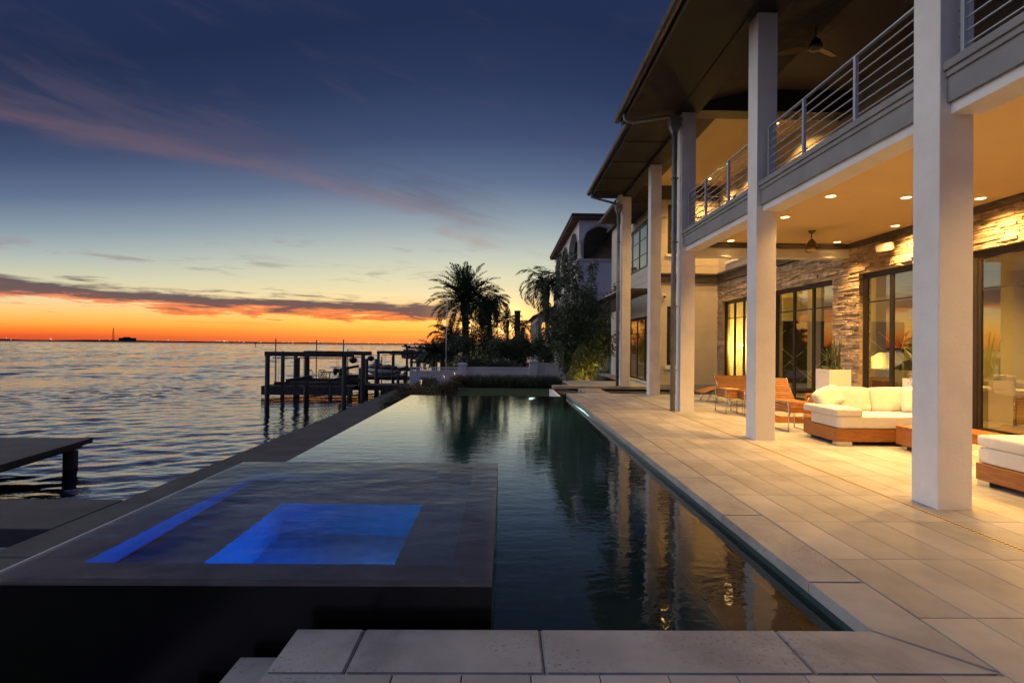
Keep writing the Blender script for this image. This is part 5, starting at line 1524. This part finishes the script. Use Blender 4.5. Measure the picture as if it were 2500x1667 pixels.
# ---- neighbouring villa
nb_ = thing('villa', 'grey neighbouring villa with pointed loggia arches and tiled roof', 'house')
NX, NY, NYF = 5.42, 39.0, 57.0
def arch_panel(axis, d, th, a0, a1, o0, o1, zb, zs, za, zt, name='arch_wall', m='neigh_wall'):
    N = 12; c = (o0 + o1) / 2; hw = (o1 - o0) / 2
    crv = []
    for i in range(N + 1):
        u = -1 + 2 * i / N
        base = math.sqrt(max(0, 1 - abs(u) ** 2.2))
        z = zs + (za - zs) * (0.80 * base + 0.20 * (1 - abs(u)) ** 0.9)
        crv.append((c + u * hw, z))
    b = MB()
    def pt(a, z, e): return (d + e, a, z) if axis == 'x' else (a, d + e, z)
    for e in (0, th):
        b.face([pt(a0, zb, e), pt(o0, zb, e), pt(o0, zt, e), pt(a0, zt, e)]); b.face([pt(o1, zb, e), pt(a1, zb, e), pt(a1, zt, e), pt(o1, zt, e)])
        for p, q in zip(crv[:-1], crv[1:]): b.face([pt(p[0], p[1], e), pt(q[0], q[1], e), pt(q[0], zt, e), pt(p[0], zt, e)])
    for p, q in zip(crv[:-1], crv[1:]): b.face([pt(p[0], p[1], 0), pt(q[0], q[1], 0), pt(q[0], q[1], th), pt(p[0], p[1], th)])
    for o_ in (o0, o1): b.face([pt(o_, zb, 0), pt(o_, zs, 0), pt(o_, zs, th), pt(o_, zb, th)])
    w_ = b.build(name, m, nb_)
    t_ = MB()                                   # raised moulding round the arch
    for p, q in zip(crv[:-1], crv[1:]):
        s = 1.085
        p2 = (c + (p[0] - c) * s, zs + (p[1] - zs) * 1.10); q2 = (c + (q[0] - c) * s, zs + (q[1] - zs) * 1.10)
        t_.face([pt(p[0], p[1], -.05), pt(q[0], q[1], -.05), pt(q2[0], q2[1], -.05), pt(p2[0], p2[1], -.05)])
        t_.face([pt(p[0], p[1], -.05), pt(q[0], q[1], -.05), pt(q[0], q[1], 0.02), pt(p[0], p[1], 0.02)])
        t_.face([pt(p2[0], p2[1], -.05), pt(q2[0], q2[1], -.05), pt(q2[0], q2[1], 0.0), pt(p2[0], p2[1], 0.0)])
    t_.build('arch_moulding', 'neigh_trim', w_)
    return w_
part('front_wall', 'neigh_wall', nb_, (NX, 16, NY, NY + 0.4, -0.9, 7.86)); part('side_wall', 'neigh_wall', nb_, (NX, NX + 0.4, NY + 0.4, NYF, -0.9, 7.86))
part('loggia_floor', 'neigh_trim', nb_, (NX - 0.12, 16, NY - 0.12, NYF + .1, 7.861, 8.02))
arch_panel('y', NY, 0.4, NX + 0.30, 8.7, 5.74, 8.30, 8.021, 9.36, 10.52, 10.9)
part('front_wall', 'neigh_wall', nb_, (8.701, 16, NY, NY + 0.4, 8.021, 10.9))
bayl = (NYF - NY - 0.3) / 3
for k in range(3):
    ya = NY + 0.3 + k * bayl
    arch_panel('x', NX, 0.4, ya, ya + bayl, ya + 0.35, ya + bayl - 0.35, 8.021, 9.36, 10.52, 10.9)
def classical_column(x, y, z0, z1, r, parent):
    h = z1 - z0
    return MB().lathe([(r * 1.5, 0), (r * 1.5, .08), (r * 1.2, .12), (r * 1.05, .2), (r, .3), (r * .9, h - .42), (r * 1.0, h - .38), (r * 1.05, h - .30), (r * 1.45, h - .14), (r * 1.65, h - .08), (r * 1.65, h)], c=(x, y, z0), n=16).build('column', 'neigh_trim', parent)
for k in range(4): classical_column(NX + 0.17, NY + 0.17 + k * bayl, 8.021, 9.42, 0.15, nb_)
part('corner_pier', 'neigh_wall', nb_, (NX, NX + 0.299, NY, NY + 0.299, 9.42, 10.9))
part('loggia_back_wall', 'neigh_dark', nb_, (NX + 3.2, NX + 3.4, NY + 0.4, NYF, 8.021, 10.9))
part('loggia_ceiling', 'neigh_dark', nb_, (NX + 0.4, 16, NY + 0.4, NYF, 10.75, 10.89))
nr_ = MB(); zr = 10.905
ex0, ey0, ex1, ey1 = NX - 0.55, NY - 0.55, 16.5, NYF + 0.5
nr_.face([(ex0, ey0, zr), (ex1, ey0, zr), (ex1, ey1, zr), (ex0, ey1, zr)])
rdx = 5.0
nr_.face([(ex0, ey0, zr + .28), (ex1, ey0, zr + .28), (ex1, ey0 + rdx, zr + 1.5), (ex0 + rdx, ey0 + rdx, zr + 1.5)])
nr_.face([(ex0, ey0, zr + .28), (ex0 + rdx, ey0 + rdx, zr + 1.5), (ex0 + rdx, ey1, zr + 1.5), (ex0, ey1, zr + .28)])
nr_.face([(ex0 + rdx, ey0 + rdx, zr + 1.5), (ex1, ey0 + rdx, zr + 1.5), (ex1, ey1, zr + 1.5), (ex0 + rdx, ey1, zr + 1.5)])
nr_.face([(ex0, ey0, zr), (ex1, ey0, zr), (ex1, ey0, zr + .28), (ex0, ey0, zr + .28)]); nr_.face([(ex0, ey0, zr), (ex0, ey1, zr), (ex0, ey1, zr + .28), (ex0, ey0, zr + .28)])
nr_.build('roof', 'clay_tile', nb_)
part('eave_trim', 'neigh_dark', nb_, (ex0 - .06, ex1, ey0 - .06, ey0 - .001, zr + .16, zr + .34), (ex0 - .06, ex0 - .001, ey0 - .06, ey1, zr + .16, zr + .34))
rl_ = MB().cyl((5.7, NY + .2, 8.95), (8.35, NY + .2, 8.95), 0.03, n=6).build('loggia_railing', 'iron', nb_)
for k in range(22): MB().cyl((5.75 + k * .12, NY + .2, 8.03), (5.75 + k * .12, NY + .2, 8.95), 0.014, n=5, cap=False).build('bar', 'iron', rl_)
for kk in range(3):
    ya = NY + 0.65 + kk * bayl; yb = ya + bayl - 0.7
    rl_ = MB().cyl((NX + .2, ya, 8.95), (NX + .2, yb, 8.95), 0.03, n=6).build('loggia_railing', 'iron', nb_)
    for k in range(20):
        yy = ya + (yb - ya) * k / 19
        MB().cyl((NX + .2, yy, 8.03), (NX + .2, yy, 8.95), 0.014, n=5, cap=False).build('bar', 'iron', rl_)
part('moulding', 'neigh_trim', nb_, (NX - .30, NX - .121, NY - .30, NYF, 7.55, 7.86), (NX - .18, NX - .001, NY - .2, NYF, 7.2, 7.548))
for k in range(12):
    part('bracket', 'neigh_trim', nb_, (NX - .28, NX - .19, NY + 0.2 + k * 1.5, NY + 0.45 + k * 1.5, 7.30, 7.549))
# lower portico with round columns
part('portico_beam', 'neigh_wall', nb_, (2.85, 5.41, 46.0, 46.4, 3.75, 4.15), (2.85, 3.2, 46.4, 58, 3.75, 4.15))
pr = MB().face([(2.4, 45.5, 4.15), (5.41, 45.5, 4.15), (5.41, 48.5, 5.2), (4.4, 48.5, 5.2)]).face([(2.4, 45.5, 4.15), (4.4, 48.5, 5.2), (4.4, 58.5, 5.2), (2.4, 58.5, 4.15)]).face([(2.4, 45.5, 4.15), (2.4, 58.5, 4.15), (5.41, 58.5, 4.15), (5.41, 45.5, 4.15)])
pr = pr.face([(4.4, 48.5, 5.2), (5.41, 48.5, 5.2), (5.41, 58.5, 5.2), (4.4, 58.5, 5.2)]).build('portico_roof', 'clay_tile', nb_)
for (x, y) in ((3.03, 46.2), (4.2, 46.2), (3.03, 49.5), (3.03, 53.0), (3.03, 56.5)):
    classical_column(x, y, -0.9, 3.75, 0.22, nb_)
rebase(nb_, (10, 48, -0.9))
fh = thing('distant_house', 'low distant house with a dark square chimney beyond the trees', 'house')
part('wall', 'neigh_dark', fh, (0.6, 2.4, 66, 70, -0.9, 2.0)); MB().extrude([(0.3, 2.0), (2.7, 2.0), (1.5, 2.9)], 'y', 65.7, 70.3).build('roof', 'clay_tile', fh)
ch2 = part('chimney', 'neigh_dark', fh, (1.25, 1.95, 66.4, 67.1, 2.2, 5.75)); part('chimney_cap', 'neigh_dark', ch2, (1.2, 2.0, 66.35, 67.15, 5.751, 5.95))
rebase(fh, (1.5, 68, -0.9))

# ---- boat lifts, dock, boats
def lift(label, xs, yn, yf, zt, cradle_z, beam_ext=0.45, pr_=0.11, guides=True):
    t_ = thing('boat_lift', label, 'boat lift', group='wooden boat lifts')
    x0, x1 = xs
    for (x, y) in ((x0, yn), (x1, yn), (x0 + 0.6, yf), (x1, yf)):
        MB().cyl((x, y, -4), (x, y, zt), pr_ * 1.05, pr_, n=12).build('pile', 'dock_wood', t_)
    for y in (yn, yf):
        part('top_beam', 'dock_wood', t_, ((x0 if y == yn else x0 + 0.6) - beam_ext * 0.25, x1 + beam_ext, y - 0.09, y + 0.09, zt - 0.02, zt + 0.20))
        MB().cyl((x0 + 0.3, y - 0.13, zt - 0.10), (x1 - 0.1, y - 0.13, zt - 0.10), 0.025, n=8).build('winch_shaft', 'dark_metal', t_)
        MB().lathe([(0.02, 0.0), (0.16, -0.03), (0.20, -0.12), (0.16, -0.24), (0.04, -0.30)], c=(x1 + 0.42, y, zt - 0.04), n=12).build('winch_motor', 'black_plastic', t_)
        for xx in (x0 + 0.55, x1 - 0.3):
            for dx_ in (-.05, .05):
                MB().cyl((xx + dx_, y - 0.13, cradle_z), (xx + dx_, y - 0.13, zt - 0.1), 0.008, n=4, cap=False).build('cable', 'dark_metal', t_)
    for y in (yn + 0.25, yf - 0.25): part('cradle_beam', 'dock_wood', t_, (x0 + 0.25, x1 - 0.1, y - 0.08, y + 0.08, cradle_z - 0.12, cradle_z + 0.06))
    for x in (x0 + 0.9, x1 - 0.8): part('bunk', 'dock_wood', t_, (x - 0.06, x + 0.06, yn + 0.1, yf - 0.1, cradle_z + 0.061, cradle_z + 0.20))
    if guides:
        for (x, y, z) in ((x0 + 0.3, yn + .2, 1.80), (x0 + 1.15, yf, 1.78), (x1 - 0.2, yn + .5, 1.80), (x1 - 0.75, yf - .3, 1.30)):
            MB().cyl((x, y, cradle_z), (x, y, z), 0.028, n=8).build('guide_pole', 'dark_metal', t_)
    return rebase(t_, ((x0 + x1) / 2, (yn + yf) / 2, -4))
lift('nearest dark boat lift frame standing in the water left of the seawall', (-11.45, -7.75), 25.8, 29.2, 0.98, -0.36)
lift('farther boat lift frame beyond the jet ski', (-10.3, -7.6), 43.5, 46.5, 0.82, -0.5, guides=False)
lift('farthest boat lift carrying the motorboat', (-9.9, -6.9), 54.0, 58.0, 1.15, -0.2, guides=False)
pd = thing('timber_dock', 'dark timber dock behind the nearest lift with a walkway to the seawall', 'dock')
for k in range(28): part('plank', 'dock_wood', pd, (-14.2 + k * 0.19, -14.2 + k * 0.19 + 0.18, 31.2, 35.4, -1.0, -0.93))
for k in range(22): part('plank', 'dock_wood', pd, (-8.86 + k * 0.14, -8.86 + k * 0.14 + 0.132, 32.6, 34.2, -1.0, -0.93))
part('joist', 'dock_wood', pd, (-14.2, -5.99, 32.55, 32.70, -1.25, -1.001), (-14.2, -5.99, 34.1, 34.25, -1.25, -1.001), (-14.2, -8.9, 31.2, 31.35, -1.45, -1.001))
part('pier_block', 'concrete', pd, (-7.55, -6.95, 32.5, 33.4, -4, -1.26))
for (x, y, z) in ((-13.0, 31.3, 1.02), (-12.25, 31.3, 0.98), (-11.55, 31.3, 1.05), (-10.2, 31.3, -0.9), (-9.1, 31.3, -0.9), (-13.6, 35.2, 0.6), (-9.1, 35.2, 0.6), (-8.75, 32.4, 0.1), (-8.3, 34.5, 0.62)):
    MB().cyl((x, y, -4), (x, y, z), 0.12, 0.11, n=10).build('pile', 'dock_wood', pd)
    if z > 0.9: MB().lathe([(0.0, z + .11), (0.05, z + .09), (0.07, z + .03), (0.11, z + .001)], c=(x, y, 0), n=10).build('pile_cap', 'dark_metal', pd)
for (x, y) in ((-8.2, 35.6), (-7.55, 35.8)): MB().cyl((x, y, -4), (x, y, 0.75), 0.035, n=8).build('mooring_pole', 'dark_metal', pd)
rebase(pd, (-10, 33, -4))
def patio_chair(x, y, rz, label):
    t_ = thing('patio_chair', label, 'chair', (x, y, -0.93), rz, 'iron chairs on the dock')
    part('seat', 'iron', t_, (-.24, .24, -.24, .24, 0.42, 0.45))
    for (a, c) in ((-.22, -.22), (.22, -.22), (-.22, .22), (.22, .22)): MB().cyl((a, c, 0), (a * .95, c * .95, 0.42), 0.016, n=6).build('leg', 'iron', t_)
    bk = MB().tube([(-.24, -.24, .45), (-.25, -.27, .78), (-.18, -.28, .90), (0, -.285, .93), (.18, -.28, .90), (.25, -.27, .78), (.24, -.24, .45)], 0.018, n=6).build('backrest', 'iron', t_)
    for k in range(5):
        xx = -.18 + k * .09
        MB().cyl((xx, -.25, .46), (-xx * .9, -.28, .90), 0.010, n=5).build('lattice_bar', 'iron', bk)
        MB().cyl((xx, -.25, .46), (xx * .9, -.28, .90), 0.010, n=5).build('lattice_bar', 'iron', bk)
    for s_ in (-1, 1): MB().tube([(s_ * .25, -.26, .66), (s_ * .27, .1, .66), (s_ * .26, .22, .60), (s_ * .23, .22, .44)], 0.014, n=6).build('arm', 'iron', t_)
    return t_
patio_chair(-11.95, 32.7, R(10), 'iron lattice back chair at the left of the dock table')
patio_chair(-11.05, 32.7, R(-6), 'iron lattice back chair in front of the dock table')
patio_chair(-10.1, 33.4, R(80), 'iron lattice back chair at the right of the dock table')
dt = thing('patio_table', 'round iron table between the chairs on the dock', 'table', (-11.0, 33.6, -0.93))
MB().lathe([(0, .70), (.58, .70), (.60, .715), (.58, .73), (0, .73)], n=24).build('top', 'iron', dt)
for k in range(4):
    a = k * math.pi / 2 + .4
    MB().tube([(.40 * math.cos(a), .40 * math.sin(a), 0), (.15 * math.cos(a), .15 * math.sin(a), .35), (.40 * math.cos(a), .40 * math.sin(a), .70)], .018, n=6).build('leg', 'iron', dt)
db = thing('dock_box', 'rounded dark dock box beside the near lift post', 'box', (-9.35, 33.3, -0.93))
MB().rbox(-.45, .45, -.3, .3, 0, .52, r=0.08, n=5).build('body', 'black_plastic', db); MB().rbox(-.48, .48, -.33, .33, .521, .62, r=0.045, n=5).build('lid', 'boat_hull', db)
cr_ = thing('davit_arm', 'dark slanting davit arm on the dock behind the lift posts', 'davit', (-9.9, 32.2, -0.93))
MB().cyl((0, 0, 0), (0, 0, .95), 0.10, n=10).build('post', 'dark_metal', cr_); MB().tube([(-.35, 0, .85), (0.2, 0, 1.0), (1.1, 0, 1.18)], [.10, .09, .07], n=8).build('arm', 'dark_metal', cr_)
MB().lathe([(0, .25), (.14, .2), (.16, .05), (.1, -.15), (0, -.2)], c=(-.3, 0, .8), n=12).build('winch', 'black_plastic', cr_)
# jet ski on its stand
fpk = thing('jet_ski_stand', 'low timber stand under the jet ski beside the seawall', 'stand')
part('deck', 'dock_wood', fpk, (-10.6, -7.0, 36.0, 38.6, -0.72, -0.60)); part('cross_beam', 'dock_wood', fpk, (-10.9, -6.2, 36.3, 36.5, -0.86, -0.721), (-10.9, -6.2, 38.0, 38.2, -0.86, -0.721))
for (x, y) in ((-10.4, 36.1), (-7.2, 36.1), (-10.4, 38.5), (-7.2, 38.5)): MB().cyl((x, y, -4), (x, y, -.4), .1, n=10).build('pile', 'dock_wood', fpk)
rebase(fpk, (-8.8, 37.3, -4))
js = thing('jet_ski', 'dark jet ski parked bow to the left on its stand', 'jet ski', (-8.5, 37.2, -0.60), R(160))
def loft(secs, n=14):
    """secs: (x, half width, z bottom, z top, power)"""
    pts = []
    for (x, hw, z0, z1, pw) in secs:
        for i in range(n):
            a = 2 * math.pi * i / n
            c, s = math.cos(a), math.sin(a)
            pts.append((x, hw * math.copysign(abs(c) ** pw, c), (z0 + z1) / 2 + (z1 - z0) / 2 * math.copysign(abs(s) ** pw, s)))
    b = MB(); b.quadgrid(pts, len(secs), n, cv=True); b.face(pts[:n]); b.face(pts[-n:]); return b
loft([(-1.25, .38, .12, .38, .6), (-.8, .50, .06, .42, .6), (0, .54, .04, .46, .6), (.7, .48, .08, .52, .65), (1.15, .30, .22, .58, .8), (1.45, .06, .42, .56, 1)]).build('hull', 'boat_hull', js)
loft([(-1.1, .16, .40, .62, .8), (-.5, .19, .42, .78, .8), (.1, .20, .42, .74, .8), (.3, .12, .42, .66, .9)]).build('seat', 'black_plastic', js)
loft([(.15, .20, .45, .85, .8), (.45, .32, .48, .98, .8), (.85, .30, .50, .82, .8), (1.25, .14, .50, .64, .9)]).build('hood', 'boat_hull', js)
MB().tube([(.30, -.38, 1.0), (.36, -.14, .98), (.42, 0, .96), (.36, .14, .98), (.30, .38, 1.0)], .028, n=8).build('handlebar', 'black_plastic', js)
MB().tube([(.45, -.2, .95), (.58, 0, 1.12), (.45, .2, .95)], .02, n=6).build('windscreen', 'black_plastic', js)
mb_ = thing('motorboat', 'dark motorboat with a raked windscreen hanging on the farthest lift', 'boat', (-8.0, 55.8, -0.05), R(-6))
loft([(-2.6, .95, .15, .95, .55), (-1.2, 1.05, .02, 1.0, .55), (.4, 1.05, .0, 1.05, .6), (1.8, .75, .15, 1.10, .7), (2.7, .35, .45, 1.12, .8), (3.1, .04, .85, 1.10, 1)], 16).build('hull', 'boat_hull', mb_)
MB().face([(.2, -.95, 1.05), (.2, .95, 1.05), (-.5, .8, 1.55), (-.5, -.8, 1.55)]).face([(.2, -.95, 1.05), (-.5, -.8, 1.55), (-1.2, -.95, 1.08)]).face([(.2, .95, 1.05), (-.5, .8, 1.55), (-1.2, .95, 1.08)]).build('windscreen', 'glass_thin', mb_)
MB().tube([(-.9, -.95, 1.0), (-1.3, -.9, 1.7), (-1.35, 0, 1.78), (-1.3, .9, 1.7), (-.9, .95, 1.0)], .045, n=8).build('wake_tower', 'dark_metal', mb_)
part('engine_hatch', 'boat_hull', mb_, (-2.5, -1.5, -.7, .7, .96, 1.12), ch=.04)

# ---- far side of the bay
rg = np.random.RandomState(91)
sh = MB()
azs = np.radians(np.linspace(-62, 30, 700)); hh = np.zeros(700)
for i in range(9):
    hh += (0.6 ** i) * np.interp(np.arange(700), np.linspace(0, 700, 8 * 2 ** min(i, 6)), rg.rand(8 * 2 ** min(i, 6)))
hh = (hh - hh.min()) / (hh.max() - hh.min())
Dd = 2600.0
lift_l = np.clip((np.degrees(-azs) - 18) / 20, 0, 1)
hgt = 2.5 + 3.0 * hh + lift_l * 7.0 * hh
pts = []
for a, h_ in zip(azs, hgt):
    s_, c_ = math.sin(a), math.cos(a)
    for (rr, z) in ((Dd, -1.6), (Dd + 4, h_ * .8), (Dd + 30, h_), (Dd + 160, h_ * .9), (Dd + 260, -1.6)): pts.append((rr * s_, rr * c_, z))
sh.quadgrid(pts, 700, 5)
tag(sh.build('far_shore', 'shore'), kind='structure')
lb = MB()
for k in range(62):
    a = math.radians(rg.uniform(-60, -2)) if k < 36 else math.radians(rg.uniform(-28, -9)); z = rg.uniform(3.0, 9.0); s = rg.uniform(0.5, 1.1); rr = Dd - 6
    x, y = rr * math.sin(a), rr * math.cos(a)
    lb.box(x - s, x + s, y - s, y + s, z - s, z + s)
tag(lb.build('shore_lights', 'bulb_shore'), 'string of tiny lamps along the far shore', 'lights', kind='stuff')
tw = thing('radio_mast', 'thin radio mast on the far shore at the left', 'mast', (-1900, 2600 * .93, 0))
for k in range(3):
    a = k * 2.094
    MB().cyl((5 * math.cos(a), 5 * math.sin(a), 0), (1.2 * math.cos(a), 1.2 * math.sin(a), 62), 0.8, 0.5, n=5).build('leg', 'shore', tw)
for k in range(7): MB().cyl((-4 + .5 * k, 0, 6 + 8 * k), (4 - .5 * k, 0, 10 + 8 * k), .5, n=5).build('brace', 'shore', tw)
tw.location = (-1790, 2450, 0)
fb = thing('waterfront_building', 'flat dark block on the far shore beside the radio mast', 'building', (-1750, 2470, 0))
part('block', 'shore', fb, (-30, 30, 0, 30, 0, 17)); part('roof_unit', 'shore', fb, (-14, 10, 6, 20, 17.01, 21))
ds = thing('distant_boat', 'tiny boat far out on the water right of the lift', 'boat', (-104, 560, -1.55), R(8))
loft([(-4, 1.2, 0, 1.3, .6), (0, 1.4, -.2, 1.3, .6), (3.5, .9, 0, 1.7, .8), (5, .1, .9, 1.7, 1)]).build('hull', 'shore', ds); part('cabin', 'shore', ds, (-1.6, 1.2, -1, 1, 1.31, 2.9), ch=.2)
mk = thing('channel_marker', 'tiny channel marker post far out behind the lift', 'marker', (-196, 420, -1.55))
MB().cyl((0, 0, -2), (0, 0, 3.2), .22, n=8).build('post', 'shore', mk); part('board', 'shore', mk, (-.8, .8, -.1, .1, 2.2, 3.6))
